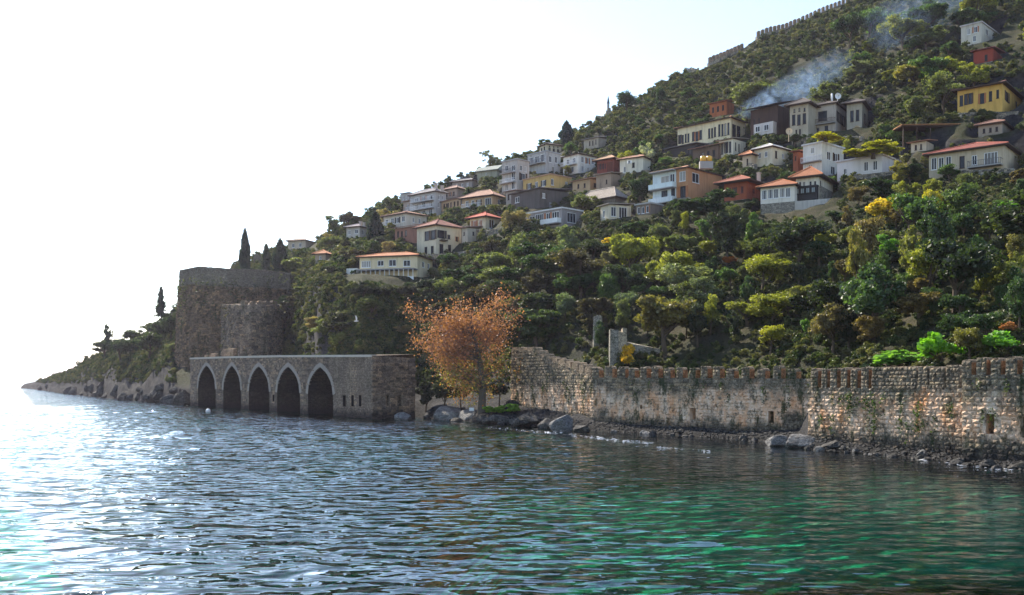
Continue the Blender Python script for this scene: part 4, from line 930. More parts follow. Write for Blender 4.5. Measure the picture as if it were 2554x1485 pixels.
house('mansion_centre', 'middle part of the grey mansion with one wide dark window', 'grey mansion middle', 2022, 2084, 2112, 258, 342, 34, (0.46, 0.43, 0.42), ('hip', (0.10, 0.085, 0.08), 1.2), [(1,.28,.68,.55,.84,.9,{'m':1}),(2,.1,.8,.05,.36,.4)], [(2,.1,.9,.5,.8,.6)], frame=WOODK, balc=[(.0,1.0,.44,1.0,WOODB)], D=hg['D']+1, oh=.6, Lfix=8)
house('mansion_tower', 'right wing of the grey mansion jutting out with two dark windows', 'grey mansion right wing', 2112, 2150, 2168, 256, 344, 30, (0.40, 0.38, 0.34), ('hip', (0.10, 0.085, 0.08), 1.2), [(2,.15,.9,.5,.82,.6,{'m':0})], [(1,.3,.7,.5,.8,.6,{'m':0})], frame=WOODB, D=hg['D']-1, oh=.9, Lfix=7)
house('white_box_house', 'white box house with scratched blank front under the yellow vine', 'white box house', 2003, 2050, 2104, 356, 440, 48, (0.66, 0.68, 0.70), ('flat', (0.6, 0.6, 0.6), .3), [(1,.3,.7,.72,.9,.5),(1,.2,.6,.2,.4,.6)], [(2,.15,.8,.55,.8,.5),(1,.3,.7,.15,.4,.5)], balc=[(.0,1.0,.48,.9,RAILW)])
house('blue_white_house', 'bluish white low house with brown side wall under the long yellow vine', 'bluish white low house', 2088, 2200, 2250, 388, 436, 44, (0.62, 0.64, 0.72), ('flat', (0.55, 0.5, 0.48), .3), [(1,.1,.25,.3,.6,.5),(2,.55,.95,.3,.8,.5)], [(1,.3,.6,.3,.6,.5)], grime=.25)
hw = house('white_gallery', 'white gallery house with a row of five dark windows and orange tiled roof', 'white five window gallery', 1897, 1982, 1990, 462, 502, 30, (0.74, 0.74, 0.74), ('hip', TERRA, 1.7), [(5,.02,.9,.28,.88,.82,{'m':2})], oh=.7, Lfix=6, found=2)
PADS[-1] = PADS[-1][:6]+(PADS[-1][6]-3.0,); q_ = HOUSES[-1]; HOUSES[-1] = q_[:3]+(546,)+q_[4:]
hb = house('bay_house', 'white house with dark timber bay, four attic openings and pointed orange roof', 'white dark bay house', 1985, 2042, 2088, 440, 506, 34, (0.74, 0.74, 0.72), ('hip', TERRA, 2.2), [(2,.1,.45,.68,.84,.45,{'m':0}),(2,.55,.95,.68,.84,.45,{'m':0})], [(1,.06,.2,.66,.86,.5,{'m':0})], frame=WOODK, oh=1.1, D=hw['D'], Lmax=9, found=8)
PADS[-1] = PADS[-1][:6]+(PADS[-1][6]-2.6,); q_ = HOUSES[-1]; HOUSES[-1] = q_[:3]+(546,)+q_[4:]
W, H, fr = hb['W'], hb['H'], hb['fr']
mb = MB(); fbox(mb, fr, .02, W-.02, .12*H, .60*H, .01, 1.1); bay = mb.build('timber_bay', WOODK, hb['root'])
fn4 = lambda u, z, o: (u-W, -1.1-.2-o, z)
for i in range(4): window(hb['root'], fn4, W*(.06+.235*i), W*(.06+.235*i+.17), .36*H, .57*H, WOODK, pane=plain('curtain_glass', (0.35, 0.4, 0.42), .3))
mb = MB(); fbox(mb, fr, -.05, W+.05, .60*H, .65*H, .01, 1.2); mb.build('bay_band', WOODK, hb['root'])
for u in (.12, .45, .9):
    mb = MB(); mb.hexa([fr(u*W-.12, -.28*H, .02), fr(u*W+.12, -.28*H, .02), fr(u*W+.12, -.28*H, -.2), fr(u*W-.12, -.28*H, -.2), fr(u*W-.12, .12*H, 1.0), fr(u*W+.12, .12*H, 1.0), fr(u*W+.12, .12*H, .7), fr(u*W-.12, .12*H, .7)]); mb.build('bracket', WOODK, hb['root'])
mb = MB(); mb.box(-hw['W']-.02, 7.5, .2, 6, -4.2, -.02); mb.build('plaster_base', plaster((0.50, 0.47, 0.43), .7), hw['root'])
mb = MB(); mb.box(.03, .5, .2, hb['L'], -4, .62*H); mb.build('stone_side', MAT_RUIN, hb['root'])
house('long_red_roof_house', 'long low house with dark red tiled roof and three tall windows under the pergola', 'long red roofed house', 2317, 2505, 2552, 362, 424, 40, (0.52, 0.46, 0.38), ('hip', (0.24, 0.07, 0.05), 2.2), [(3,.02,.32,.35,.86,.75,{'m':1}),(1,.4,.5,.3,.8,.7,{'m':0,'f':WOODB}),(1,.56,.66,.35,.75,.7),(1,.72,.94,.3,.8,.8,{'m':3})], frame=WOODW, oh=.8, grime=.5, balc=[(.55,.98,.24,1.4,IRON)])
house('yellow_house', 'yellow house with black shuttered windows and thin dark roof', 'yellow shuttered house', 2388, 2500, 2600, 208, 280, 40, (0.60, 0.40, 0.12), ('hip', (0.13, 0.06, 0.05), 1.0), [(3,.04,.34,.46,.84,.8,{'m':0}),(1,.5,.62,.42,.78,.8),(1,.68,.8,.45,.8,.6),(1,.85,.95,.5,.8,.6)], [(1,.15,.3,.5,.85,.8),(1,.6,.75,.5,.8,.6)], frame=WOODK, oh=.9, Lmax=16)
house('top_house', 'faded white house in smoke haze above the red shed', 'faded white top house', 2397, 2448, 2535, 56, 106, 44, (0.56, 0.55, 0.52), ('flat', (0.5, 0.45, 0.42), .3), [(2,.2,.9,.55,.85,.5),(1,.5,.8,.1,.4,.5)], [(2,.1,.9,.55,.85,.4)])
house('red_shed', 'red painted shed among trees below the top white house', 'red painted shed', 2428, 2476, 2500, 120, 152, 40, (0.30, 0.06, 0.04), ('shed', (0.3, 0.1, 0.08), 1.0), [(1,.5,.8,.1,.6,.5)], frame=WOODB)
house('brick_shell', 'unfinished orange brick house in front of the smoke', 'orange brick shell', 1770, 1812, 1828, 252, 286, 42, (0.42, 0.14, 0.06), ('shed', (0.4, 0.13, 0.07), .8), [(3,.05,.95,.35,.75,.4)], frame=WOODB, grime=.5)
# pergola
pgD = at(2330, 345); pg = empty('pergola', P(2330, pgD, 345)); tag(pg, 'brown timber pergola with ragged reed cover above the long red roof', 'pergola')
for i in range(5):
    for y in (0, 4): mb = MB(); mb.box(-6+i*2.6, -5.85+i*2.6, y, y+.15, -2, 2.2); mb.build('post', WOODB, pg)
for i in range(9): mb = MB(); mb.box(-6.4, 5.0, -.4+i*.55, -.25+i*.55, 2.2+.02*i, 2.35+.02*i); mb.build('beam', WOODB, pg)
mb = MB(); mb.hexa([(-6.5,-.5,2.45),(5.2,-.5,2.5),(5,4.6,2.7),(-6.3,4.6,2.65),(-6.4,-.4,2.6),(5.0,-.5,2.75),(5,4.5,2.8),(-6.1,4.5,2.9)]); mb.build('reed_cover', plain('dry_reed', (0.32, 0.16, 0.07), .95, 0, .1, .8), pg)
HOUSES.append((2256, 305, 2410, 345, pgD, pg)); LAND.append(('brown pergola', 2330, 325, pgD))
# dry stone terrace walls stepping between the houses
def terrace(label, pts, h_, D=None):
    Ds = [at(px, py) for px, py in pts]; pl = Plan([(px, d) for (px, py), d in zip(pts, Ds)]); zt_ = interp_z(pl, [(px, py-h_) for px, py in pts])
    o = empty('dry_stone_terrace', (pl.p[0].x, pl.p[0].y, zt_(0)-h_*Ds[0]/F)); tag(o, label, 'terrace wall'); zb_ = min(zt_(0), zt_(pl.L))-4.5
    wall_core(o, pl, zb_, zt_, .8, MAT_RUIN); masonry(o, pl, zb_+1, zt_, .38, (.4, 1.0), MAT_RUIN, singles=0)
for lab, pts, h_ in (('terrace wall under the tall cream house', [(1052,652),(1120,648),(1175,640)], 16), ('terrace wall below the red roofed cottage', [(1168,586),(1215,588),(1262,582)], 14),
    ('terrace wall left of the mustard yellow house', [(1238,500),(1270,492)], 16), ('long terrace wall below the orange balcony house', [(1590,532),(1660,522),(1715,514)], 22),
    ('terrace wall under the white box house', [(2010,462),(2062,452),(2110,446)], 14), ('terrace wall under the bluish white house', [(2130,452),(2200,444),(2262,436)], 14),
    ('terrace wall right of the long cream house', [(1830,412),(1880,424)], 14), ('terrace wall under the grey mansion', [(1975,356),(2060,352),(2150,352)], 12),
    ('terrace wall below the long red roofed house', [(2320,444),(2420,440),(2530,436)], 16), ('pale terrace wall above the fortress slope', [(830,660),(868,652)], 14),
    ('terrace wall below the maroon timber house', [(1480,446),(1560,440),(1612,436)], 12), ('terrace wall under the yellow shuttered house', [(2390,296),(2460,294),(2540,292)], 14)):
    terrace(lab, pts, h_)
# fort tower and city wall on the ridge
rw_px = [1758,1772,1790,1812,1838,1850]; 
def ridge_wall(label, pts, n, mpy):
    D4 = [float(nodes_at(np.array([px]))[7][0])-1.0 for px, py in pts]
    pl = Plan([(px, d) for (px, py), d in zip(pts, D4)]); zt_ = interp_z(pl, pts)
    o = empty('battlement', (pl.p[0].x, pl.p[0].y, zt_(0))); tag(o, label, 'wall', None)
    wall_core(o, pl, zt_(0)-12, lambda s_: zt_(s_)+.6, 1.0, MAT_RUIN)
    for i in range(n):
        px = pts[0][0]+(pts[-1][0]-pts[0][0])*(i+.5)/n; py = np.interp(px, [q[0] for q in pts], [q[1] for q in pts])
        merlon(o, pl, px-2.9, px+2.9, zt_(pl.of_px(px))+.4, py-16+rnd.uniform(-1, 1), .8, 'merlon', False)
ridge_wall('lower ridge battlement with small merlons against the sky right of the ruined turret', [(1768,161),(1800,146),(1830,134),(1856,124)], 10, 0)
ridge_wall('upper ridge battlement with long row of small merlons climbing towards the summit', [(1888,95),(1910,86),(1960,74),(2000,57),(2060,30),(2135,2),(2200,-25)], 31, 0)
def block(name, label, cat, px0, px1, py0, py1, D, mat, dep=5.0, taper=.0):
    a, b_ = P(px0, D, py1), P(px1, D, py1); h_ = (py1-py0)/F*D; w_ = b_.x-a.x
    o = empty(name, ((a.x+b_.x)/2, D, a.z)); tag(o, label, cat); V = []
    mb = MB(); t = taper*w_/2
    n_ = max(3, int(w_/.6)); r9 = random.Random(int(px0)); tops_ = [h_*r9.uniform(.86, 1.0) for _ in range(n_)]
    for i in range(n_):
        xa, xb = -w_/2+w_*i/n_, -w_/2+w_*(i+1)/n_; ta = xa*(1-taper); tb_ = xb*(1-taper); e_ = r9.uniform(-.08, .08)
        mb.hexa([(xa,e_,-6),(xb-.004,e_,-6),(xb-.004,dep,-6),(xa,dep,-6),(ta,t+e_,tops_[i]),(tb_-.004,t+e_,tops_[i]*r9.uniform(.95, 1.0)),(tb_-.004,dep-t,tops_[i]),(ta,dep-t,tops_[i]*.97)])
    mb.build('shaft', mat, o)
    return o, w_, h_
rd = lambda px: float(nodes_at(np.array([px]))[7][0])
o, w_, h_ = block('turret', 'small ruined square turret on the ridge left of the lower battlement', 'tower', 1716, 1744, 169, 195, rd(1730)-3, MAT_RUIN)
o, w_, h_ = block('ruined_gatehouse', 'grey ruined gatehouse on the skyline beside the thin minaret', 'ruin', 1486, 1512, 288, 312, rd(1500)-3, MAT_RUIN, 6)
mb = MB(); mb.box(w_/2+.02, w_/2+4.5, .5, 5, -5, h_*1.55); mb.box(w_/2+.5, w_/2+1.5, .6, 1.6, h_*1.55, h_*1.55+.8); mb.build('upper_block', MAT_RUIN, o)
mD = rd(1517)-2; mn = empty('minaret', P(1517, mD, 292)); tag(mn, 'thin dark minaret with pointed cap on the skyline', 'minaret'); m_ = mD/F
mb = MB(); mb.lathe([(4.5*m_, -3), (4.2*m_, 20*m_), (3.4*m_, 21*m_), (3.0*m_, 34*m_)], 10); mb.build('shaft', CONC, mn)
mb = MB(); mb.lathe([(3.9*m_, 33*m_), (3.6*m_, 34.5*m_), (1.6*m_, 46*m_), (.2*m_, 53*m_)], 10); mb.build('cap', plain('lead_cap', (0.08, 0.09, 0.11), .6), mn)
# ruins behind the sea wall
rD = at(1492, 868); o, w_, h_ = block('ruined_pillar', 'tall narrow stone pillar ruin in front of the dark trees', 'ruin', 1479, 1506, 776, 872, rD, MAT_RUIN, 2.2, .25)
rD = at(1560, 905); o, w_, h_ = block('ruined_gable', 'broken stone gable overgrown with ivy behind the yellow shrub', 'ruin', 1520, 1566, 812, 910, rD, MAT_RUIN, 2.0, .1)
mb = MB(); mb.hexa([(w_/2,.3,-6),(w_/2+4.6,.3,-6),(w_/2+4.6,1.8,-6),(w_/2,1.8,-6),(w_/2,.3,h_*.55),(w_/2+4.4,.3,h_*.4),(w_/2+4.4,1.6,h_*.42),(w_/2,1.8,h_*.6)]); mb.build('low_wall', MAT_RUIN, o)
rD = at(640, 660); o, w_, h_ = block('ruin_stub', 'pale ruined wall stub between the two cypresses above the fortress', 'ruin', 632, 652, 632, 664, rD, MAT_RENDER, 3.0, .05)

# ------------------------------------------------------------------ the hillside itself, with the building plots cut into it
V, Fc = terrain_mesh()
tag(link('hillside', mesh('hillside', V, Fc, MAT_SOIL, True)), kind='structure')
# ------------------------------------------------------------------ vegetation
def leaf_mat(name, use_obj=True, cols=None, transl=0.38):
    m = bpy.data.materials.new(name); m.use_nodes = True; nt = m.node_tree; nt.nodes.clear()
    out = N(nt, 'ShaderNodeOutputMaterial'); oi = N(nt, 'ShaderNodeObjectInfo'); g = N(nt, 'ShaderNodeNewGeometry')
    if use_obj: c = oi.outputs['Color']
    else: c = ramp(nt, oi.outputs['Random'], cols)
    n1 = noise(nt, 0.55, 3, 0.6, posn(nt)); isl = g.outputs['Random Per Island']
    c = mix(nt, 1.0, c, ramp(nt, n1, [(0.32, (0.55, 0.6, 0.6)), (0.5, (1, 1, 1)), (0.7, (1.35, 1.35, 0.95))]), 'MULTIPLY')
    c = mix(nt, 1.0, c, ramp(nt, isl, [(0, (0.72, 0.76, 0.76)), (0.5, (1.05, 1.05, 1.05)), (1, (1.45, 1.38, 1.15))]), 'MULTIPLY')
    d = N(nt, 'ShaderNodeBsdfDiffuse'); nt.links.new(c, d.inputs[0])
    t = N(nt, 'ShaderNodeBsdfTranslucent'); nt.links.new(mix(nt, 1.0, c, (1.25, 1.4, 0.6), 'MULTIPLY'), t.inputs[0])
    ms = N(nt, 'ShaderNodeMixShader'); ms.inputs[0].default_value = transl
    nt.links.new(d.outputs[0], ms.inputs[1]); nt.links.new(t.outputs[0], ms.inputs[2])
    gl = N(nt, 'ShaderNodeBsdfGlossy'); gl.inputs['Roughness'].default_value = 0.45
    m2 = N(nt, 'ShaderNodeMixShader'); m2.inputs[0].default_value = 0.03; nt.links.new(ms.outputs[0], m2.inputs[1]); nt.links.new(gl.outputs[0], m2.inputs[2])
    nt.links.new(m2.outputs[0], out.inputs[0]); return m
LEAF = leaf_mat('foliage')
BARK = plain('bark', (0.10, 0.075, 0.055), 0.95, 0, .1, .7); BARKP = plain('pale_bark', (0.30, 0.26, 0.21), 0.9, 0, .1, .6)
def leaves(centres, size, r, flat=0.0, asp=1.6):
    """one pointed leaf-spray quad per centre, random attitude"""
    n = len(centres); a = r.normal(size=(n, 3)); a[:, 2] *= (1-flat*.7); a /= np.linalg.norm(a, axis=1)[:, None]
    b = np.cross(a, r.normal(size=(n, 3))); b /= np.linalg.norm(b, axis=1)[:, None]
    s = (size*r.uniform(.55, 1.35, n))[:, None]
    V = np.stack([centres-a*s*asp*.5, centres+b*s*.5-a*s*.1, centres+a*s*asp*.5, centres-b*s*.5+a*s*.1], 1).reshape(-1, 3)
    return V, np.arange(4*n).reshape(n, 4)
def crown(seed, kind):
    """unit crown: about 1 wide, z from 0 to 1"""
    r = np.random.default_rng(seed); C = []; R = []
    if kind == 'cypress':
        n = 3600; t = r.beta(1.1, 1.3, n); rad = .5*np.sin(np.pi*np.clip(t*.93+.06, 0, 1))**.8*(1-.45*t)+.01
        th = r.uniform(0, 6.28, n); k = np.sqrt(r.uniform(.3, 1, n))*(1+.25*np.sin(th*3+t*14))
        pts = np.stack([np.cos(th)*rad*k, np.sin(th)*rad*k, t], 1)
        return leaves(pts, .10, r, 0, 2.2)
    if kind == 'conifer':
        P_ = []
        for i in range(15):
            t = .12+.86*i/15; rad = .5*(1-t)**.8+.03
            for k in range(5+int(6*(1-t))):
                th = r.uniform(0, 6.28); L = rad*r.uniform(.6, 1.1); m_ = 34
                u = r.uniform(0, 1, m_); P_.append(np.stack([np.cos(th)*L*u+r.normal(0, .02, m_), np.sin(th)*L*u+r.normal(0, .02, m_), t-.06*u+r.normal(0, .012, m_)], 1))
        return leaves(np.concatenate(P_), .045, r, .3, 2.0)
    nl, spread, sub, per, sz = {'round': (11, .30, 8, 88, .034), 'tall': (12, .22, 8, 84, .031), 'olive': (15, .32, 7, 80, .029), 'sparse': (24, .38, 6, 26, .030), 'shrub': (9, .30, 7, 80, .044), 'bigleaf': (9, .33, 6, 20, .10)}[kind]
    pts = []
    for i in range(nl):
        v = r.normal(size=3); v /= np.linalg.norm(v); rr = r.uniform(.35, 1.15)
        if kind == 'tall': c = np.array([v[0]*.22*rr, v[1]*.22*rr, .5+v[2]*.36*rr])
        elif kind == 'sparse': c = np.array([v[0]*.36*rr, v[1]*.36*rr, .52+v[2]*.36*rr])
        elif kind == 'shrub': c = np.array([v[0]*.30*rr, v[1]*.30*rr, .22+abs(v[2])*.42*rr])
        elif kind == 'bigleaf': c = np.array([v[0]*.34*rr, v[1]*.34*rr, .3+abs(v[2])*.45*rr])
        else: c = np.array([v[0]*spread*rr, v[1]*spread*rr, .52+v[2]*.30*rr])
        lr = r.uniform(.10, .22) if kind != 'sparse' else r.uniform(.07, .13)
        for k in range(sub):
            w = r.normal(size=3); w /= np.linalg.norm(w); w[2] = w[2]*.6+.15
            cc = c+w*lr*r.uniform(.5, 1.15); q = lr*r.uniform(.35, .75); n_ = int(per*r.uniform(.6, 1.4))
            u = r.normal(size=(n_, 3)); u /= np.linalg.norm(u, axis=1)[:, None]; pts.append(cc+u*(q*r.uniform(.2, 1.15, n_)**.6)[:, None]*np.array([1, 1, .7]))
    pts = np.concatenate(pts); pts[:, 2] = np.clip(pts[:, 2], 0.01, 1.02)
    return leaves(pts, sz, r, .2 if kind != 'bigleaf' else .6, 1.7 if kind != 'bigleaf' else 1.1)
CROWN = {}
for kind, nv in (('round', 7), ('tall', 4), ('olive', 5), ('sparse', 3), ('shrub', 4), ('cypress', 2), ('conifer', 2), ('bigleaf', 2)):
    CROWN[kind] = [mesh('crown_leaves', *crown(100+i*13+len(kind), kind), LEAF) for i in range(nv)]
def trunk_mesh(seed, kind):
    r = random.Random(seed); mb = MB()
    if kind in ('cypress', 'conifer'):
        mb.tube([(0,0,-.15),(0,0,.2),(.004,0,.6),(0,.004,.95)], [.05,.04,.024,.006], 6)
    else:
        x = r.uniform(-.05, .05); y = r.uniform(-.05, .05)
        mb.tube([(0,0,-.2),(x*.4,y*.3,.1),(x,y,.32),(x*1.4,y*1.2,.55)], [.045,.034,.026,.012], 7)
        for k in range(6):
            th = r.uniform(0, 6.28); z0 = r.uniform(.2, .42); L = r.uniform(.2, .38)
            mb.tube([(x*.8,y*.8,z0),(x+math.cos(th)*L*.5,y+math.sin(th)*L*.5,z0+.16),(x+math.cos(th)*L,y+math.sin(th)*L,z0+.34)], [.019,.012,.005], 5)
    return mesh('trunk', mb.v, mb.f, BARK)
TRUNK = {k: [trunk_mesh(i, k) for i in range(3)] for k in ('round', 'cypress')}
TREES = []
def tree(px, py0, py1, w, kind, col, label=None, phrase=None, D=None, group=None, name=None, world=None, cat=None):
    """px centre, py0 top, py1 foot, w width (all photo px); the tree stands on the hillside"""
    if world is None:
        D = at(px, py1) if D is None else D; base = P(px, D, py1); gz = float(ground(np.array([px]), np.array([D]))[0])
        h = (py1-py0)/F*D; wd = w/F*D
        if base.z-gz > .3: h += base.z-gz; base.z = gz
    else: base, h, wd = world
    o = empty(name or {'cypress': 'cypress_tree', 'conifer': 'conifer_tree', 'shrub': 'shrub', 'bigleaf': 'leafy_vine'}.get(kind, 'tree'), base, rnd.uniform(0, 6.28))
    cr = link('crown', rnd.choice(CROWN[kind]), o, (0, 0, h*(.0 if kind in ('cypress', 'shrub', 'bigleaf') else .06)), None, (wd*1.06, wd*1.06, h*.96)); cr.color = (*[c_*1.15 for c_ in col], 1)
    tk = 'cypress' if kind in ('cypress', 'conifer') else 'round'
    t = link('trunk', rnd.choice(TRUNK[tk]), o, None, None, (max(wd, h*.5), max(wd, h*.5), h*(.5 if kind in ('shrub', 'bigleaf') else .95)))
    tag(o, label, cat or {'cypress': 'cypress', 'conifer': 'conifer', 'shrub': 'shrub', 'bigleaf': 'vine'}.get(kind, 'tree'), group)
    p_ = to_px((base.x, base.y, base.z+h*.5)); TREES.append((o, p_[0], p_[1], phrase, base.y, h, wd, label))
    return o
DKG = (0.04, 0.068, 0.026); MDG = (0.065, 0.11, 0.03); OLV = (0.105, 0.118, 0.045); GRYG = (0.10, 0.125, 0.08); PALE = (0.15, 0.165, 0.09)
YEL = (0.42, 0.29, 0.025); YG = (0.19, 0.19, 0.03); BRG = (0.10, 0.21, 0.025); BRN = (0.13, 0.095, 0.04); ORG = (0.36, 0.13, 0.04); TAN = (0.22, 0.17, 0.09)
FEAT = [ # skyline conifers and cypresses
 (611,572,690,27,'cypress',(0.02,0.035,0.022),'tall slim dark cypress alone on the skyline above the fortress tower'),
 (699,598,688,38,'cypress',(0.022,0.035,0.024),'broader dark cypress right of the tall slim skyline cypress'),
 (664,606,690,44,'conifer',(0.05,0.06,0.045),'ragged conifer between two cypresses above the fortress'),
 (935,528,608,42,'cypress',(0.025,0.035,0.03),'broad dark conical tree beside the small grey cottage'),
 (1413,303,362,36,'cypress',(0.02,0.04,0.04),'broad bluish dark cypress above the white blue balcony house'),
 (1222,372,430,60,'sparse',(0.12,0.12,0.085),'thin nearly bare tree on the skyline above the grey green barn'),
 (402,712,800,36,'conifer',(0.03,0.045,0.03),'dark ragged conifer on the headland left of the fortress'),
 (372,820,900,90,'round',(0.035,0.05,0.02),'round dark tree with visible trunk on the headland slope'),
 (300,830,905,70,'round',(0.03,0.045,0.022),'middle round dark tree on the headland'),
 (258,838,900,60,'round',(0.032,0.048,0.025),'leftmost round dark tree on the headland'),
 (268,808,880,34,'tall',(0.03,0.045,0.028),'taller dark tree behind the leftmost headland trees'),
 (400,790,860,80,'round',(0.03,0.042,0.024),'dark tree under the ragged headland conifer'),
 (330,815,870,60,'round',(0.04,0.055,0.03),'bushy grey green tree between headland trees'),
 (425,770,860,50,'round',(0.032,0.045,0.026),'dark tree touching the fortress tower on its left'),
 # along the foot of the hill
 (1279,725,815,92,'round',(0.10,0.085,0.04),'rounded brown green tree right behind the orange plane tree'),
 (1340,752,862,150,'round',(0.05,0.072,0.028),'wide green tree above the stepped end of the sea wall'),
 (1410,720,805,58,'olive',GRYG,'grey green olive above the wide green tree'),
 (1560,718,800,62,'olive',(0.09,0.115,0.075),'small grey green olive above the ruined pillar'),
 (1705,648,760,135,'olive',PALE,'large pale grey olive in mid slope'),
 (1768,682,775,105,'olive',(0.12,0.14,0.085),'pale olive leaning right of the large pale olive'),
 (1660,700,890,195,'round',(0.125,0.105,0.035),'big round brownish tree behind the sea wall merlons'),
 (1818,655,725,72,'round',MDG,'fresh green tree under the orange shrub'),
 (1823,624,660,44,'shrub',ORG,'orange autumn shrub above the fresh green tree'),
 (1567,842,920,52,'shrub',(0.55,0.33,0.02),'vivid yellow orange shrub behind the sea wall merlons'),
 (1922,798,886,74,'round',(0.27,0.25,0.03),'bright yellow green small tree right of the big brownish tree'),
 (1866,745,815,125,'round',(0.17,0.17,0.035),'spreading yellow green tree above bright yellow small tree'),
 (1517,578,618,46,'shrub',(0.5,0.33,0.03),'vivid yellow tree crown below the small white cabin'),
 (1534,605,690,92,'olive',(0.13,0.12,0.075),'grey brown tree under the vivid yellow crown'),
 (1580,546,610,90,'round',DKG,'dense dark green tree right of the small white cabin'),
 (1651,546,620,68,'round',OLV,'olive green tree below the orange balcony house'),
 (1766,478,570,180,'round',(0.028,0.045,0.022),'wide dark tree in front of the brick red house'),
 (1422,553,650,76,'olive',(0.13,0.15,0.075),'pale green tree below the grey flat roofed house'),
 (1299,568,690,84,'olive',(0.11,0.125,0.05),'tall olive green tree left below the grey flat roofed house'),
 (1268,520,590,46,'sparse',TAN,'thin beige bare looking tree right of the red roofed cottage'),
 (1390,668,725,44,'round',OLV,'small olive tree alone in the dark mid slope'),
 # right hand slope
 (2205,434,505,104,'round',(0.022,0.042,0.014),'round dark clipped tree with bright rim under the bluish white house'),
 (2200,482,575,88,'round',YEL,'bright yellow tree right of the white dark bay house'),
 (2322,470,575,68,'tall',(0.34,0.28,0.03),'yellow topped tree right of the bright yellow tree'),
 (2405,450,575,112,'olive',(0.07,0.10,0.035),'large mid green tree under the long red roofed house'),
 (2520,488,555,92,'round',BRG,'bright green tree below the right end of the long red roof'),
 (2142,558,750,90,'tall',(0.20,0.17,0.045),'very tall golden olive tree, tallest on the slope'),
 (2044,585,668,88,'round',(0.025,0.048,0.016),'dark green tree left of the very tall golden tree'),
 (1962,622,705,104,'olive',(0.12,0.12,0.04),'olive toned tree left of the dark green tree'),
 (1995,698,765,72,'round',(0.15,0.145,0.04),'yellowish round tree below the olive toned tree'),
 (2214,585,655,72,'round',BRG,'bright green tree right of the very tall golden tree'),
 (2270,562,700,78,'tall',(0.15,0.15,0.04),'tall olive tree left of the huge dark tree'),
 (2380,568,785,195,'round',(0.022,0.034,0.014),'huge very dark round tree, biggest on the slope'),
 (2257,668,740,64,'olive',(0.09,0.13,0.04),'soft green tree under the tall olive tree'),
 (2470,538,600,64,'olive',(0.09,0.12,0.045),'green tree just above the huge dark tree'),
 (2537,568,670,66,'tall',(0.16,0.14,0.045),'golden brown tree right of the huge dark tree'),
 (2500,636,750,112,'olive',(0.10,0.11,0.035),'dull olive tree right of the huge dark tree'),
 (2077,742,885,124,'olive',(0.12,0.095,0.05),'brownish grey tree above the sea wall jog'),
 (2168,768,875,108,'round',(0.12,0.085,0.035),'brown autumn tree right of the brownish grey tree'),
 (2014,772,840,44,'shrub',(0.10,0.19,0.04),'narrow fresh green shrub left of the brownish grey tree'),
 (2347,790,915,116,'bigleaf',(0.12,0.26,0.02),'bright lime green leafy tree right behind the sea wall'),
 (2420,802,915,84,'round',(0.11,0.10,0.03),'brown green bush between two bright green bushes'),
 (2509,795,890,114,'bigleaf',(0.10,0.22,0.025),'bright green leafy bush behind the big rounded merlons'),
 (2515,778,835,76,'shrub',(0.38,0.16,0.07),'orange pink shrub topping the bright green bush'),
 (2222,852,925,175,'bigleaf',(0.13,0.25,0.05),'broad leaved pale green vine spilling over the sea wall'),
 # cover under houses and on the shore
 (905,702,752,58,'round',(0.03,0.036,0.026),'dark bush under the left end of the cream cliff house'),
 (958,704,756,66,'round',(0.035,0.038,0.028),'dusky bush under the middle of the cream cliff house'),
 (1012,702,754,64,'round',(0.04,0.038,0.03),'brownish bush under the right half of the cream cliff house'),
 (1066,690,752,60,'round',(0.03,0.04,0.026),'dark bush at the right corner of the cream cliff house'),
 (1062,930,1032,64,'round',(0.022,0.028,0.018),'blackish bush added as shade beside the shipyard return wall'),  # four near-black bushes added to stand for the shadow under the plane tree
 (1108,940,1026,74,'round',(0.026,0.03,0.02),'blackish bush added as shade left behind the plane tree trunk'),
 (1150,945,1020,60,'round',(0.024,0.032,0.02),'dark low bush added as shade right behind the plane tree trunk'),
 (1245,940,1012,54,'round',(0.022,0.03,0.018),'dark bush added as shade against the stepped end of the sea wall'),
 (1905,548,588,58,'shrub',(0.05,0.06,0.035),'grey green bush below the left end of the white gallery'),
 (1958,550,594,66,'round',(0.04,0.055,0.026),'dark bush below the plastered base of the white gallery'),
 (2030,548,592,70,'shrub',(0.05,0.07,0.03),'green bush below the dark timber bay'),
 (2088,520,572,60,'round',(0.035,0.055,0.022),'dark tree right below the dark timber bay'),
 # upper slope
 (2466,24,70,74,'round',MDG,'green round tree in front of the faded white top house'),
 (2370,90,158,64,'round',DKG,'dark tree left of the red painted shed'),
 (2311,62,125,94,'olive',(0.09,0.11,0.05),'grey green tree in the upper smoke'),
 (2275,152,225,96,'round',(0.20,0.17,0.045),'golden tree between the smoke and the yellow house'),
 (2130,148,205,84,'olive',(0.12,0.13,0.08),'grey tree standing in the lower smoke'),
 (1616,352,425,52,'sparse',(0.34,0.34,0.27),'white blossoming tree right of the plain white house'),
 (1600,425,520,76,'round',(0.025,0.04,0.02),'dark tree left of the orange balcony house'),
 (2240,400,470,60,'tall',(0.2,0.17,0.04),'golden shrubby tree beside the brown side wall'),
 (2270,400,455,66,'round',(0.02,0.038,0.014),'dark clipped tree left of the long red roofed house'),
 (2062,330,352,92,'shrub',(0.33,0.30,0.03),'yellow vine canopy on the terrace above the white box house'),
 (2178,345,392,140,'shrub',(0.26,0.24,0.03),'long yellow green vine over the bluish white house'),
 (2460,260,330,70,'round',(0.06,0.075,0.03),'tree with pale flowers under the yellow shuttered house'),
 (1225,1000,1034,66,'shrub',(0.16,0.27,0.03),'bright green low shrub on the shore beside the plane tree'),
 (1278,1000,1032,52,'shrub',(0.13,0.25,0.03),'bright green bush at the foot of the sea wall end'),
]
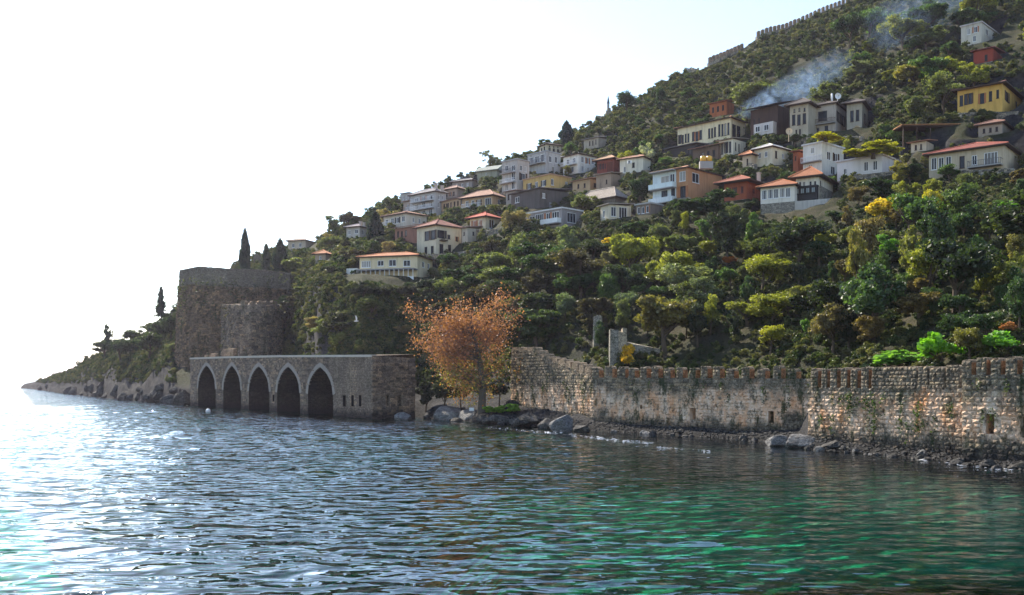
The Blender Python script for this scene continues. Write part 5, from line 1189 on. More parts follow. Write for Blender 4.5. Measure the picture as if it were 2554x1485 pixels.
DOVER = {'yellow vine canopy on the terrace above the white box house': 'white box house', 'long yellow green vine over the bluish white house': 'bluish white low house'}
landD = {l[0]: l[3] for l in LAND}
for f_ in FEAT:
    D_ = None
    if f_[6] in DOVER: D_ = landD[DOVER[f_[6]]]-.5
    if D_ is not None:
        b_ = P(f_[0], D_, f_[2]); tree(*f_[:6], label=f_[6], world=(b_, (f_[2]-f_[1])/F*D_, f_[3]/F*D_))
    else: tree(*f_[:6], label=f_[6])

# ---- the orange plane tree on the shore: big trunk, long limbs, thin autumn leaves
pD = 139.0; pb = G(1200, pD); pl = empty('plane_tree', pb); tag(pl, 'big plane tree with thin orange autumn leaves by the shipyard', 'tree')
sc_ = pD/F; r_ = random.Random(8); mb = MB(); tips = []
H_ = (1018-715)*sc_
trk = [(0,0,-.6),(.2,0,H_*.2),(-.2,.1,H_*.42),(-1.1,.2,H_*.64),(-1.7,.1,H_*.88)]
mb.tube(trk, [.62,.5,.4,.26,.1], 9)
for k in range(52):
    t = r_.uniform(.2, .85); i = min(3, int(t*4)); a = Vector(trk[i]).lerp(Vector(trk[i+1]), t*4-i)
    th = r_.uniform(0, 6.28); L = r_.uniform(2.6, 7.4)*(1.25-t*.75)
    d = Vector((math.cos(th)*1.25-.38, math.sin(th)*.8, r_.uniform(.0, .85)))*L*1.12
    m_ = a+d*.5+Vector((0, 0, -.25)); e = a+d; mb.tube([a, m_, e], [.16*(1.2-t), .09*(1.2-t), .03], 5); tips += [m_.lerp(e, .35), m_.lerp(e, .7), e, e]
    for q_ in range(3):
        d2 = Vector((r_.uniform(-1, 1), r_.uniform(-1, 1), r_.uniform(-.2, .9)))*r_.uniform(.8, 2.0); mb.tube([m_.lerp(e, q_*.4), m_.lerp(e, q_*.4)+d2], [.04, .012], 4); tips.append(m_.lerp(e, q_*.4)+d2)
mb.build('trunk', plain('plane_bark', (0.13, 0.11, 0.09), .95, 0, .1, .7), pl)
rr = np.random.default_rng(3); tips = np.array([tuple(t) for t in tips])
def spray(n, sel, spread, size):
    base = tips[rr.choice(np.where(sel)[0], n)]; return leaves(base+rr.normal(0, spread, (n, 3)), size, rr, .2, 1.3)
low = tips[:, 2] < H_*.42; hi = ~low
o = link('orange_crown', mesh('orange_crown', *spray(9500, hi, .8, .21), LEAF), pl); o.color = (0.31, 0.13, 0.085, 1)
o = link('rust_crown', mesh('rust_crown', *spray(5000, hi, 1.0, .19), LEAF), pl); o.color = (0.25, 0.11, 0.085, 1)
hang = np.array([(rr.uniform(-6.0, 3.6), rr.uniform(-1, 2.5), H_*rr.uniform(.08, .46)) for _ in range(120)])
hang = hang[np.abs(hang[:, 0]+1.2) < 1.6+9*hang[:, 2]/H_]; nh = len(hang)
tips = np.concatenate([tips, hang]); low = np.concatenate([low, np.ones(nh, bool)])
o = link('lower_orange_crown', mesh('lower_orange_crown', *spray(2600, low, .65, .2), LEAF), pl); o.color = (0.29, 0.13, 0.07, 1)
o = link('yellow_green_skirt', mesh('yellow_green_skirt', *spray(1800, low, .6, .22), LEAF), pl); o.color = (0.20, 0.17, 0.055, 1)
TREES.append((pl, 1160, 870, None, pD, H_, 14, 'plane'))
LAND.append(('orange plane tree', 1160, 870, pD)); LAND += [('fortress tower', 560, 780, 245), ('shipyard roof', 780, 885, 170), ('stepped sea wall end', 1370, 930, 130), ('low merlons', 1700, 915, 106), ('slotted merlons', 2090, 920, 84), ('doorway merlons', 2460, 890, 68)]

# ---- individual trees filling the wooded slopes
def blocked(px, py0, py1, w, D):
    for x0, y0, x1, y1, hD, _ in HOUSES:
        if D < hD+1.0 and px+w*.42 > x0 and px-w*.42 < x1 and py0 < y1-.16*(y1-y0) and py1 > y0: return True
    x, y = (px-CX)/F*D, D; rad = w/F*D*.3
    for a0, b0, ca, sa, W, L, zp in PADS:
        dx, dy = x-a0, y-b0; lx = dx*ca-dy*sa; ly = dx*sa+dy*ca
        if -W-rad < lx < rad and -rad < ly < L+rad: return True
    return False
ZONES = [ # px0, px1, py0, py1, count, height range (m), kinds, colours, word
 (1060, 1480, 600, 860, 62, (4.5, 8.5), ('round', 'round', 'olive'), [(DKG, 'dark green'), ((0.035,0.045,0.025), 'blackish green'), (OLV, 'olive'), ((0.06,0.05,0.03), 'brownish')]),
 (1480, 2000, 560, 880, 74, (4.0, 8.0), ('round', 'round', 'olive', 'tall'), [(DKG, 'dark green'), (MDG, 'mid green'), (OLV, 'olive'), ((0.03,0.04,0.02), 'blackish green'), (YG, 'yellow green')]),
 (1960, 2600, 440, 880, 92, (3.5, 7.5), ('round', 'olive', 'tall', 'round'), [(DKG, 'dark green'), (MDG, 'mid green'), (OLV, 'olive'), (BRN, 'brownish'), (YG, 'yellow green'), ((0.025,0.035,0.016), 'blackish green')]),
 (2100, 2600, 60, 420, 46, (3.5, 7.0), ('round', 'olive', 'round'), [(DKG, 'dark green'), (MDG, 'mid green'), (OLV, 'olive'), (YG, 'yellow green')]),
 (1480, 2120, 250, 420, 34, (3.0, 6.0), ('round', 'olive', 'tall'), [(DKG, 'dark green'), (OLV, 'olive'), (YG, 'yellow green')]),
 (700, 1080, 560, 880, 58, (3.0, 5.5), ('round', 'shrub', 'olive'), [((0.04,0.042,0.028), 'dark'), ((0.06,0.05,0.035), 'brownish'), (OLV, 'olive'), (TAN, 'beige')]),
 (150, 440, 830, 930, 12, (2.0, 3.5), ('shrub', 'round'), [(DKG, 'dark green'), (OLV, 'olive')]),
 (880, 1300, 440, 640, 30, (2.0, 4.0), ('round', 'olive', 'shrub'), [(DKG, 'dark green'), (OLV, 'olive'), ((0.035,0.04,0.03), 'dusky')]),
 (1300, 2250, 330, 560, 60, (2.2, 4.2), ('round', 'olive', 'shrub', 'round'), [(DKG, 'dark green'), (MDG, 'mid green'), ((0.03,0.04,0.02), 'blackish green')]),
 (1150, 1500, 470, 600, 16, (2.5, 4.5), ('round', 'olive', 'shrub'), [(DKG, 'dark green'), (OLV, 'olive'), (TAN, 'beige')]),
]
for zi, (x0, x1, y0, y1, cnt, hr_, kinds, cols) in enumerate(ZONES):
    got = 0; tries = 0; r_ = random.Random(50+zi)
    cnt = int(cnt*.52); hr_ = (hr_[0]*.85, hr_[1]*1.6)
    while got < cnt and tries < cnt*20:
        tries += 1; px = r_.uniform(x0, x1); py = r_.uniform(y0, y1); D = at(px, py)
        if D > nodes_at(np.array([px]))[7][0]-4: continue
        h = r_.uniform(*hr_); kind = r_.choice(kinds); w = h*(.62 if kind == 'tall' else r_.uniform(.85, 1.35)); hp, wp = h*F/D, w*F/D
        if kind == 'shrub': hp *= .7; h *= .7
        if blocked(px, py-hp, py, wp, D): continue
        lim = .36 if px > 1060 else .3
        if any(abs(t[1]-px) < lim*(wp+t[6]*F/t[4])*.5 and abs(t[2]-(py-hp/2)) < lim*(hp+t[5]*F/t[4])*.5 for t in TREES): continue
        if 1040 < px < 1290 and py > 760 and D < 146: continue
        if D < 100 and py > 905: continue
        if PA.px[0] < px < 2008 and D < PA.pt(PA.of_px(px)).y+3: continue
        col, word = r_.choice(cols); q = r_.uniform(.8, 1.2); col = tuple(c_*q for c_ in col)
        tree(px, py-hp, py, wp, kind, col, phrase=word, D=D, group='trees and bushes on the castle hill'); got += 1
# labels for the fill: by look, nearest landmark and order from the left
def relword(dx, dy):
    if abs(dx) > abs(dy)*1.3: return 'right of' if dx > 0 else 'left of'
    return 'below' if dy > 0 else 'above'
buck = {}
for t in TREES:
    if t[7]: continue
    best = min(LAND, key=lambda l: (l[1]-t[1])**2+1.2*(l[2]-t[2])**2)
    noun = 'shrub' if t[0].name.startswith('shrub') else ('slim tree' if t[5] > t[6]*1.3 else 'bushy tree' if t[6] > t[5]*1.05 else 'tree')
    buck.setdefault((t[3], noun, relword(t[1]-best[1], t[2]-best[2]), best[0]), []).append(t)
ORD = 'leftmost second third fourth fifth sixth seventh eighth ninth tenth eleventh twelfth thirteenth fourteenth fifteenth sixteenth seventeenth eighteenth nineteenth twentieth'.split()
ORD += ['twenty-'+w for w in 'first second third fourth fifth sixth seventh eighth ninth'.split()]+['thirtieth']+['thirty-'+w for w in 'first second third fourth fifth sixth seventh eighth ninth'.split()]+['fortieth']
for (word, noun, rel_, lm), ts in buck.items():
    ts.sort(key=lambda t: t[1])
    for i, t in enumerate(ts):
        if len(ts) == 1: t[0]['label'] = f'{word} {noun} {rel_} the {lm}'
        elif i == 0: t[0]['label'] = f'leftmost {word} {noun} {rel_} the {lm}'
        else: t[0]['label'] = f'{ORD[min(i, 39)]} {word} {noun} from left, {rel_} the {lm}'
print('TREES', len(TREES))

# ---- undergrowth: maquis, grass tufts and creepers, one mass
UCOL = [(0.0, (0.025, 0.042, 0.014)), (0.3, (0.045, 0.065, 0.02)), (0.55, (0.075, 0.085, 0.028)), (0.8, (0.13, 0.12, 0.045)), (1.0, (0.085, 0.09, 0.06))]
UMAT = leaf_mat('undergrowth_leaf', False, UCOL, .3)
ucol = bpy.data.collections.new('undergrowth_kinds')
for i in range(5):
    V, Fc = crown(300+i, 'shrub'); k = np.random.default_rng(i).permutation(len(Fc))[:700]
    V = V.reshape(-1, 4, 3)[k]; cen = V.mean(1, keepdims=True); V = (cen+(V-cen)*1.9).reshape(-1, 3)
    ob = bpy.data.objects.new('bush_kind', mesh('bush_kind', V, np.arange(len(V)).reshape(-1, 4), UMAT)); ucol.objects.link(ob)
def scatter():
    r = np.random.default_rng(77); n = 72000
    px = r.uniform(90, 3300, n); D0, D1, z1, D2, z2, D3, z3, D4, z4 = nodes_at(px)
    t = r.uniform(0, 1, n)**.75; D = D2-6+(D4+6-D2)*t; z = ground(px, D); x = (px-CX)/F*D
    keep = np.ones(n, bool)
    dens = fbm(x/14, D/14, 3, 55)
    keep &= r.uniform(0, 1, n) < np.clip((dens-.22)*2.6, .2, 1)*.62
    keep &= ~((px < 470) & (z < 3.0+2*dens)); keep &= z > 1.5
    keep &= ~((px > 470) & (px < 940) & (D < D2+2)); keep &= ~((px > 440) & (px < 706) & (D < 262))
    py = HZ-(z-CAMH)/D*F; s = r.uniform(.7, 2.3, n)*np.where(D > 200, 1.15, 1.0); s = np.where(r.uniform(0, 1, n) < .1, s*1.5, s)
    s = np.where(px < 470, s*.7, s); s = np.where((px > 1080) & (D < D3+5), s*.7, s)
    keep &= ~((px > 1750) & (px < 2210) & (D > D4-7))
    hp = s*.8*F/D
    for x0, y0, x1, y1, hD, _ in HOUSES:
        keep &= ~((D < hD+1) & (px+hp*.5 > x0) & (px-hp*.5 < x1) & (py-hp < y1-.12*(y1-y0)) & (py > y0))
    for a0, b0, ca, sa, W, L, zp in PADS:
        dx, dy = x-a0, D-b0; lx = dx*ca-dy*sa; ly = dx*sa+dy*ca; keep &= ~((lx > -W-s*.4) & (lx < s*.4) & (ly > -s*.4) & (ly < L+s*.3))
    pa = np.interp(px, [1275, 1345, 1480, 1740, 2007, 2016, 2397, 2554, 2950], [141, 133, 117, 104, 93, 86.5, 72, 66.5, 58])
    keep &= ~((px > 1270) & (D < pa+2.5)); keep &= ~((px > 1030) & (px < 1280) & (D < 150))
    i = np.where(keep)[0]; print('BUSHES', len(i))
    return np.stack([x[i], D[i], z[i]-.15], 1), s[i], r.uniform(0, 6.28, len(i)), r
pts, siz, rot, r = scatter()
n = 9200; px = np.concatenate([r.uniform(650, 1085, 3000), r.uniform(110, 440, 1000), r.uniform(1080, 2650, 5200)]); nd = nodes_at(px); D = nd[3]+1+(nd[5]-nd[3]+3)*r.uniform(0, 1, n); z = ground(px, D); 
pa = np.interp(px, [1275, 1345, 1480, 1740, 2007, 2016, 2397, 2554, 2950], [141, 133, 117, 104, 93, 86.5, 72, 66.5, 58])
keep = ~((px > 1270) & (D < pa+2.5)) & ~((px > 1030) & (px < 1280) & (D < 150)) & ~((px < 706) & (px > 440) & (D < 258))
keep &= r.uniform(0, 1, n) < np.clip((fbm((px-CX)/F*D/6, z/6, 3, 91)-.2)*2.2, .1, 1)
py = HZ-(z-CAMH)/D*F
for x0, y0, x1, y1, hD, _ in HOUSES: keep &= ~((D < hD+1) & (px > x0-3) & (px < x1+3) & (py-10 < y1) & (py > y0))
pts = np.concatenate([pts, np.stack([(px-CX)/F*D, D, z-.2], 1)[keep]]); siz = np.concatenate([siz, (r.uniform(.9, 2.2, n)*np.where(px > 1085, .7, 1))[keep]]); rot = np.concatenate([rot, r.uniform(0, 6.28, n)[keep]])
# cliff creepers between the shipyard roof and the cream house
me = bpy.data.meshes.new('undergrowth'); me.vertices.add(len(pts)); me.vertices.foreach_set('co', pts.astype(np.float32).ravel())
a = me.attributes.new('bush_scale', 'FLOAT', 'POINT'); a.data.foreach_set('value', siz.astype(np.float32))
a = me.attributes.new('bush_turn', 'FLOAT', 'POINT'); a.data.foreach_set('value', rot.astype(np.float32))
ug = link('undergrowth', me); tag(ug, 'low scrub and creepers covering the hillside between houses and trees', 'scrub', kind='stuff')
def scatter_nodes(name, coll):
    gt = bpy.data.node_groups.new(name, 'GeometryNodeTree')
    gt.interface.new_socket('Geometry', in_out='INPUT', socket_type='NodeSocketGeometry'); gt.interface.new_socket('Geometry', in_out='OUTPUT', socket_type='NodeSocketGeometry')
    gi = gt.nodes.new('NodeGroupInput'); go = gt.nodes.new('NodeGroupOutput')
    ci = gt.nodes.new('GeometryNodeCollectionInfo'); ci.inputs['Collection'].default_value = coll; ci.inputs['Separate Children'].default_value = True; ci.inputs['Reset Children'].default_value = True
    ip = gt.nodes.new('GeometryNodeInstanceOnPoints'); ip.inputs['Pick Instance'].default_value = True
    a1 = gt.nodes.new('GeometryNodeInputNamedAttribute'); a1.data_type = 'FLOAT'; a1.inputs['Name'].default_value = 'bush_scale'
    a2 = gt.nodes.new('GeometryNodeInputNamedAttribute'); a2.data_type = 'FLOAT'; a2.inputs['Name'].default_value = 'bush_turn'
    cx_ = gt.nodes.new('ShaderNodeCombineXYZ'); gt.links.new(a2.outputs[0], cx_.inputs[2])
    rv = gt.nodes.new('FunctionNodeRandomValue'); rv.data_type = 'INT'; rv.inputs[4].default_value = 0; rv.inputs[5].default_value = 20
    m2p = gt.nodes.new('GeometryNodeMeshToPoints')
    gt.links.new(gi.outputs[0], m2p.inputs['Mesh']); gt.links.new(m2p.outputs[0], ip.inputs['Points']); gt.links.new(ci.outputs[0], ip.inputs['Instance'])
    gt.links.new(rv.outputs[2], ip.inputs['Instance Index'])
    gt.links.new(cx_.outputs[0], ip.inputs['Rotation']); gt.links.new(a1.outputs[0], ip.inputs['Scale']); gt.links.new(ip.outputs[0], go.inputs[0])
    return gt
md = ug.modifiers.new('scatter', 'NODES'); md.node_group = scatter_nodes('scatter', ucol)
# ------------------------------------------------------------------ ivy and creepers on masonry
def ivy(parent, pts, n, spread, size, col, seed, drop=0.0, name='creeper'):
    r = np.random.default_rng(seed); pts = np.array([tuple(p_) for p_ in pts]); c = pts[r.integers(0, len(pts), n)]+r.normal(0, spread, (n, 3))
    c[:, 2] -= np.abs(r.normal(0, drop, n)) if drop else 0
    o = link(name, mesh(name, *leaves(c-np.array(parent.location), size, r, .2, 1.4), LEAF), parent); o.color = (*col, 1); o['kind'] = 'stuff'
r_ = random.Random(4)
pw = []
for _ in range(70):
    px = r_.uniform(440, 730); t = r_.random()**1.5; Df = float(np.interp(px, [434, 470, 560, 640, 735], [251, 243, 239.5, 243.5, 253])); pw.append(P(px, Df-.4, 690+(190)*t))
ivy(tw, pw, 1100, .7, .34, (0.05, 0.055, 0.03), 1, .8)
pw = [P(r_.uniform(556, 704), 227.6, r_.uniform(760, 880)) for _ in range(40)]
ivy(bt, pw, 900, .7, .36, (0.055, 0.05, 0.032), 2, .6)
def wallpts(plan, n, zlo, zhi, off=.12):
    out = []
    for _ in range(n):
        s_ = r_.uniform(.5, plan.L-.5); out.append(plan.w(s_, r_.uniform(zlo, zhi), off))
    return out
ivy(wB, wallpts(PB, 26, 2.6, 5.0), 1500, .16, .13, (0.04, 0.065, 0.02), 3, .7)
ivy(wA, wallpts(PA, 26, 3.6, 6.0), 900, .18, .15, (0.04, 0.055, 0.025), 4, .4)
ivy(wC, wallpts(PC, 10, 3.0, 6.0), 420, .15, .12, (0.05, 0.07, 0.02), 5, .4)

# ------------------------------------------------------------------ shore boulders
def boulder_mesh(seed, mat):
    import bmesh
    bm = bmesh.new(); bmesh.ops.create_icosphere(bm, subdivisions=3, radius=.5); r = random.Random(seed); o1 = (r.uniform(0, 50), r.uniform(0, 50))
    planes = [(Vector((r.uniform(-1, 1), r.uniform(-1, 1), r.uniform(-.6, 1))).normalized(), r.uniform(.26, .42)) for _ in range(9)]
    for v in bm.verts:
        n = v.co.normalized(); d = float(fbm(np.array([n.x*2+o1[0]+n.z]), np.array([n.y*2+o1[1]-n.z]), 3, seed)[0])
        v.co = n*(.36+.26*d)
        for pn, pd in planes:
            k = v.co.dot(pn)-pd
            if k > 0: v.co -= pn*k*.9
    me = bpy.data.meshes.new('boulder'); bm.to_mesh(me); bm.free(); me.materials.append(mat); return me
BOULD = [boulder_mesh(i, MAT_ROCK) for i in range(6)]; BOULP = [boulder_mesh(20+i, MAT_PALE) for i in range(4)]
def boulder(px, py, w, h, label, pale=False, group=None, D=None, zbase=None):
    D = D or CAMH*F/(py-HZ); me = rnd.choice(BOULP if pale else BOULD)
    o = link('boulder', me, None, P(px, D, z=(zbase if zbase is not None else 0.0)+h/F*D*.28), (rnd.uniform(-.2, .2), rnd.uniform(-.2, .2), rnd.uniform(0, 6.28)), (w/F*D*1.25, w/F*D*1.1, h/F*D*1.5))
    return tag(o, label, 'boulder', group)
boulder(1112, 1048, 74, 38, 'large grey boulder on the shore left of the plane tree', True, D=143)
boulder(1170, 1050, 70, 26, 'flat grey boulder right of the large shore boulder', True, D=141)
boulder(1008, 1046, 44, 20, 'pale low boulder at the foot of the shipyard corner', True, D=144)
boulder(1405, 1076, 62, 48, 'pale blue grey pointed boulder in front of the sea wall end', True, D=112.5)
boulder(1240, 1058, 60, 22, 'dark boulder under the bright green shore bush', D=131)
boulder(1310, 1066, 70, 30, 'long dark ledge boulder left of the pale pointed boulder', D=124)
boulder(1360, 1072, 40, 26, 'small dark boulder beside the pale pointed boulder', D=118)
boulder(1452, 1080, 36, 20, 'small dark boulder right of the pale pointed boulder', D=110.5)
boulder(462, 1004, 46, 34, 'jagged grey boulder at the left end of the shipyard', D=226)
boulder(430, 1008, 50, 22, 'dark boulder on the headland next to the jagged grey one', D=232)
boulder(1940, 1101, 58, 24, 'bluish boulder under the sea wall just left of the jog', True, D=88)
boulder(1990, 1100, 80, 34, 'big bluish boulder at the sea wall jog', True, D=86)
boulder(2080, 1110, 60, 22, 'grey boulder on the strip of beach right of the jog', D=83)
k = 0; r_ = random.Random(31)
for i in range(64):
    px = r_.uniform(1480, 2600) if i < 30 else r_.uniform(1880, 2600); D0_ = float(nodes_at(np.array([px]))[0][0]); D = D0_+r_.uniform(-.9, 1.6)
    w = r_.uniform(.25, .95)*F/D; pale = r_.random() < .22
    zone = 'long sea wall' if px < 2008 else 'slotted merlons' if px < 2397 else 'doorway wall'
    g_ = float(ground(np.array([px]), np.array([D]))[0])
    boulder(px, 1100, w, w*r_.uniform(.4, .75), ('pale ' if pale else 'dark ')+f'small shore rock at the water line below the {zone}', pale, f'{"pale" if pale else "dark"} shore rocks below the {zone}', D=D, zbase=max(g_, -.15))
for i in range(26):
    px = r_.uniform(1060, 1480); D0_ = float(nodes_at(np.array([px]))[0][0]); D = D0_+r_.uniform(-1.2, 1.5); w = r_.uniform(.5, 1.8)*F/D
    g_ = float(ground(np.array([px]), np.array([D]))[0])
    boulder(px, 1100, w, w*r_.uniform(.45, .8), 'dark shore rock on the ledge between shipyard and sea wall', False, 'dark ledge rocks by the plane tree', D=D, zbase=max(g_, -.2))
for i in range(40):
    px = r_.uniform(90, 470); D0_ = float(nodes_at(np.array([px]))[0][0]); D = D0_+r_.uniform(-1.5, 4); w = r_.uniform(1.2, 4.5)*F/D
    g_ = float(ground(np.array([px]), np.array([D]))[0])
    boulder(px, 1100, w, w*r_.uniform(.5, .9), 'jagged dark rock along the headland water line', False, 'headland shore rocks', D=D, zbase=max(g_-.5, -.3))

# pebbles and rubble along the beach
V = []; Fc = []; r = np.random.default_rng(9); base_v, base_f = STONE_SHAPES[0]
oct_v = np.array([(1,0,0),(-1,0,0),(0,1,0),(0,-1,0),(0,0,.7),(0,0,-.7)], float); oct_f = [(0,2,4),(2,1,4),(1,3,4),(3,0,4),(2,0,5),(1,2,5),(3,1,5),(0,3,5)]
n = 2600; px = r.uniform(1060, 2640, n); nd = nodes_at(px); D = nd[0]-1.0+r.uniform(0, 1, n)**1.3*4.0; z = ground(px, D)
for i in range(n):
    s_ = r.uniform(.06, .26); q = len(V); j = r.uniform(.7, 1.3, (6, 3))
    for v in oct_v*j*s_: V.append((v[0]+(px[i]-CX)/F*D[i], v[1]+D[i], v[2]+z[i]+.02))
    Fc += [tuple(q+k for k in f_) for f_ in oct_f]
tag(link('beach_rubble', mesh('beach_rubble', V, Fc, MAT_ROCK)), 'loose pale and dark rubble along the water line', 'rubble', kind='stuff')

# foam where ripples break on the shoal
V = []; Fc = []
def foam(px0, py0, px1, py1, n, wid):
    for i in range(n):
        t = r.uniform(0, 1); px = px0+(px1-px0)*t; py = py0+(py1-py0)*t+r.normal(0, wid)
        D = CAMH*F/(py-HZ); x = (px-CX)/F*D; q = len(V); L = r.uniform(.05, .24); h_ = r.uniform(.01, .03); a = r.normal(0, .35)
        for u, v_, zz_ in ((-L, 0, 0), (0, -h_*1.4, 0), (L, 0, 0), (0, h_*1.4, 0), (0, 0, h_)):
            V.append((x+u*math.cos(a)-v_*math.sin(a), D+u*math.sin(a)+v_*math.cos(a), zz_+.03))
        Fc.extend([(q, q+1, q+4), (q+1, q+2, q+4), (q+2, q+3, q+4), (q+3, q, q+4)])
foam(1320, 1074, 1440, 1086, 30, 1.6); foam(1430, 1086, 1630, 1108, 80, 1.6); foam(1640, 1117, 1770, 1127, 26, .9); foam(1180, 1066, 1330, 1076, 20, 1.0)
foam(90, 969, 470, 1012, 130, .4); foam(2300, 1150, 2540, 1176, 30, 1.2)
m, nt, b = newmat('foam'); b.inputs['Base Color'].default_value = (.82, .83, .85, 1); b.inputs['Roughness'].default_value = .6
tag(link('foam', mesh('foam', V, Fc, m)), 'white foam flecks on the shoal and along the rocks', 'foam', kind='stuff')

# ------------------------------------------------------------------ small things
sD = 137.0; sg = empty('sign_post', G(1177, sD)); tag(sg, 'small pale sign on a thin post by the shore under the plane tree', 'sign'); mb = MB(); mb.tube([(0,0,-.3),(0,0,1.9)], .04, 6); mb.build('post', IRON, sg)
mb = MB(); mb.box(-.38, .30, -.06, -.02, 1.55, 2.0); mb.build('panel', WOODW, sg)
bD = CAMH*F/(1028-HZ); bu = empty('mooring_buoy', P(519, bD, z=0)); tag(bu, 'small white buoy floating before the leftmost arch', 'buoy')
mb = MB(); mb.lathe([(.02,-.3),(.35,-.15),(.45,.1),(.38,.4),(.16,.58),(.1,.6)], 12); mb.build('float', WOODW, bu, True); mb = MB(); mb.lathe([(.06,.58),(.06,.78),(.02,.8)], 8); mb.build('ring', IRON, bu)
gD = 168.0; gu = empty('gull', P(889, gD, 802)); tag(gu, 'white gull flying in front of the dark cliff', 'gull')
V = []; Fc = []
mb = MB(); mb.tube([(-.42,0,.02),(-.28,0,.05),(0,0,.03),(.22,0,.05),(.32,0,.06),(.40,0,.05)], [.02,.07,.10,.07,.055,.012], 8); mb.build('body', WOODW, gu, True)
for s_ in (-1, 1):
    mb = MB(); mb.hexa([(-.12,0,.06),(.12,0,.06),(.1,s_*.05,.1),(-.1,s_*.05,.1),(-.1,s_*.35,.55),(.08,s_*.35,.56),(.06,s_*.35,.58),(-.08,s_*.35,.57)]); mb.hexa([(-.1,s_*.35,.55),(.08,s_*.35,.56),(.06,s_*.36,.58),(-.08,s_*.36,.57),(-.16,s_*.6,.98),(-.08,s_*.6,1.0),(-.08,s_*.61,1.01),(-.15,s_*.61,1.0)]); mb.build('wing', WOODW, gu)
def dish(px, py, D, label, tilt=0.5, r0=.75, col=(0.62, 0.48, 0.33)):
    o = empty('satellite_dish', P(px, D, py)); tag(o, label, 'satellite dish'); m_ = plain('dish_paint', col, .5)
    mb = MB(); mb.tube([(0,.25,-2.2),(0,.25,.0)], .07, 6); mb.build('mast', m_, o)
    mb = MB(); n = 16
    for k in range(5):
        rr_ = r0*k/4
        for j in range(n): mb.v.append((math.cos(6.283*j/n)*rr_, -.28*(k/4)**2+.2, math.sin(6.283*j/n)*rr_))
    for k in range(4):
        for j in range(n): mb.f.append((k*n+j, k*n+(j+1) % n, (k+1)*n+(j+1) % n, (k+1)*n+j))
    mb.build('reflector', m_, o, True); mb = MB(); mb.tube([(0,.2,-r0*.8),(0,-.55,0)], .03, 5); mb.box(-.07,.07,-.65,-.5,-.07,.07); mb.build('feed_arm', IRON, o)
dish(1968, 328, landD['grey mansion left wing']-3, 'beige satellite dish on a mast left of the grey mansion')
dish(2138, 322, landD['grey mansion right wing']-4, 'beige satellite dish under the right mansion wing')
dish(2090, 240, landD['grey mansion middle']+2, 'white satellite dish on the mansion roof', r0=.7, col=(.75,.75,.75))
tk = empty('water_tank', P(2075, landD['grey mansion middle']+2, 246)); tag(tk, 'upright white water tank on the mansion roof', 'tank'); mb = MB(); mb.lathe([(.0,-1.4),(.22,-1.4),(.22,1.0),(.12,1.1),(.02,1.12)], 10); mb.build('cylinder', WOODW, tk, True); mb = MB(); mb.tube([(.0,.0,1.1),(0,0,1.25)], .05, 6); mb.build('cap', IRON, tk)
yt = empty('roof_tank', P(1763, ho['D']+5, 402)); tag(yt, 'bright yellow double tank on the orange house roof', 'tank'); ym = plain('yellow_tank', (0.72, 0.40, 0.06), .4)
for x in (-.75, .45): mb = MB(); mb.tube([(x,0,-.1),(x+.02,0,.0),(x+.05,0,.9),(x+.05,0,1.05)], [.4,.62,.6,.2], 12); mb.build('drum', ym, yt, True)
mb = MB(); mb.box(-1.5, 1.2, -.5, .5, -1.6, -.12); mb.build('stand', CONC, yt)
bg_ = empty('bougainvillea', G(1318, at(1318, 566))); tag(bg_, 'magenta bougainvillea bush left of the grey flat roofed house', 'shrub'); o = link('crown', CROWN['shrub'][1], bg_, None, None, (1.9, 1.9, 1.9)); o.color = (0.55, 0.02, 0.12, 1); link('trunk', TRUNK['round'][1], bg_, None, None, (2, 2, 1))
au = P(1552, landD['plain white house']-.9, 401); ac = empty('air_conditioner', P(1570, landD['plain white house']+.6, 405)); tag(ac, 'small white air conditioner on the plain white house', 'air conditioner'); mb = MB(); mb.box(-.5,.5,-.35,.1,-.35,.35); mb.build('casing', WOODW, ac); mb = MB(); mb.tube([(-.1,-.36,0),(-.1,-.34,0)], .26, 14); mb.build('fan_grille', IRON, ac)

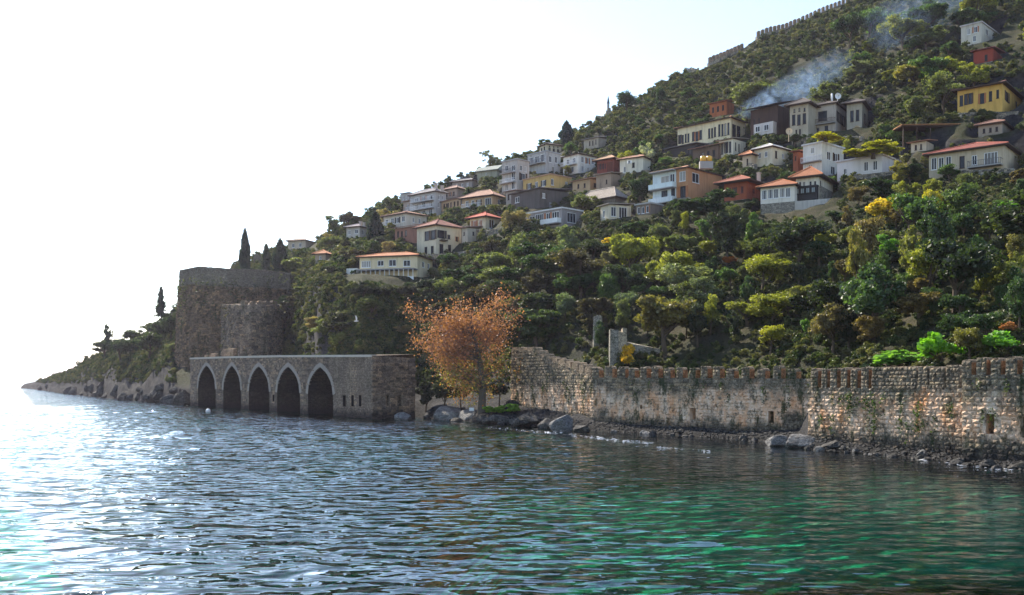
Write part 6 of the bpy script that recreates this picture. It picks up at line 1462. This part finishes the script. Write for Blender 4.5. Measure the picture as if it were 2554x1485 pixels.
# ------------------------------------------------------------------ smoke drifting up the slope
def smoke(label, p0, p1, r0, r1, dens, seed, n=12):
    """tapering plume between two points, soft inside; density falls off towards its skin"""
    p0, p1 = Vector(p0), Vector(p1); L = (p1-p0).length; mb = MB(); R = random.Random(seed); m_ = 20
    prof = [(i/n, (r0+(r1-r0)*(i/n)**.8)*math.sin(math.pi*min(1, max(0.02, (i/n)*.94+.03)))**.35*1.15) for i in range(n+1)]
    for t, rr_ in prof:
        for k in range(m_): th = 6.283*k/m_; mb.v.append((math.cos(th)*rr_, math.sin(th)*rr_, t*L))
    for i in range(n):
        for k in range(m_): mb.f.append((i*m_+k, i*m_+(k+1) % m_, (i+1)*m_+(k+1) % m_, (i+1)*m_+k))
    mb.f.append(tuple(range(m_))[::-1]); mb.f.append(tuple(n*m_+k for k in range(m_)))
    m = bpy.data.materials.new('smoke'); m.use_nodes = True; nt = m.node_tree; nt.nodes.clear(); out = N(nt, 'ShaderNodeOutputMaterial'); pv = N(nt, 'ShaderNodeVolumePrincipled')
    pv.inputs['Color'].default_value = (.42, .64, 1.0, 1); pv.inputs['Anisotropy'].default_value = .3
    tc = N(nt, 'ShaderNodeTexCoord').outputs['Object']; s3 = N(nt, 'ShaderNodeSeparateXYZ'); nt.links.new(tc, s3.inputs[0])
    rad = math_(nt, 'SQRT', math_(nt, 'ADD', math_(nt, 'POWER', s3.outputs[0], 2.0), math_(nt, 'POWER', s3.outputs[1], 2.0)))
    tt = math_(nt, 'DIVIDE', s3.outputs[2], L); rl = math_(nt, 'ADD', math_(nt, 'MULTIPLY', tt, r1-r0), r0)
    f1 = math_(nt, 'SUBTRACT', 1.0, math_(nt, 'DIVIDE', rad, rl), True); f2 = math_(nt, 'MULTIPLY', math_(nt, 'SUBTRACT', 1.02, tt, True), math_(nt, 'MULTIPLY', tt, 14.0, True))
    nz = noise(nt, .26, 5, .65, tc, 1.6); nn = ramp(nt, nz, [(.44, 0), (.70, 1)])
    d = math_(nt, 'MULTIPLY', math_(nt, 'MULTIPLY', math_(nt, 'MULTIPLY', f1, f2), nn), dens); nt.links.new(d, pv.inputs['Density']); nt.links.new(pv.outputs[0], out.inputs['Volume'])
    o = mb.build('smoke', m, None); o.location = p0; o.rotation_euler = (p1-p0).to_track_quat('Z', 'Y').to_euler(); tag(o, label, 'smoke', kind='stuff')
sd_ = landD['large dark timber house']
smoke('bluish wood smoke drifting up behind the dark timber house', P(1838, sd_+4, 285), P(2130, sd_+34, 168), 2.0, 8.5, .26, 1)
smoke('thin bluish smoke hanging over the upper slope below the battlement', P(2180, 250, 70), P(2560, 300, 25), 8, 14, .045, 2)

# ------------------------------------------------------------------ sea air
mb = MB(); mb.box(-27000, 27000, -520, 31500, -12, 235); m = bpy.data.materials.new('sea_air'); m.use_nodes = True; nt = m.node_tree; nt.nodes.clear()
out = N(nt, 'ShaderNodeOutputMaterial'); pv = N(nt, 'ShaderNodeVolumePrincipled'); pv.inputs['Color'].default_value = (.84, .80, 1, 1); pv.inputs['Density'].default_value = 0.00006; pv.inputs['Anisotropy'].default_value = 0.55
nt.links.new(pv.outputs[0], out.inputs['Volume']); tag(mb.build('haze', m), kind='stuff')

# order words for rocks that look alike
rocks = {}
for o in list(COL.objects):
    if o.name.startswith('boulder') and o.get('group'): rocks.setdefault(o['label'], []).append(o)
for lab, os_ in rocks.items():
    os_.sort(key=lambda o: o.location.x/o.location.y)
    for i, o in enumerate(os_):
        if len(os_) > 1: o['label'] = (ORD[i] if i < len(ORD) else 'last')+(' ' if i == 0 else ' from left, ')+lab
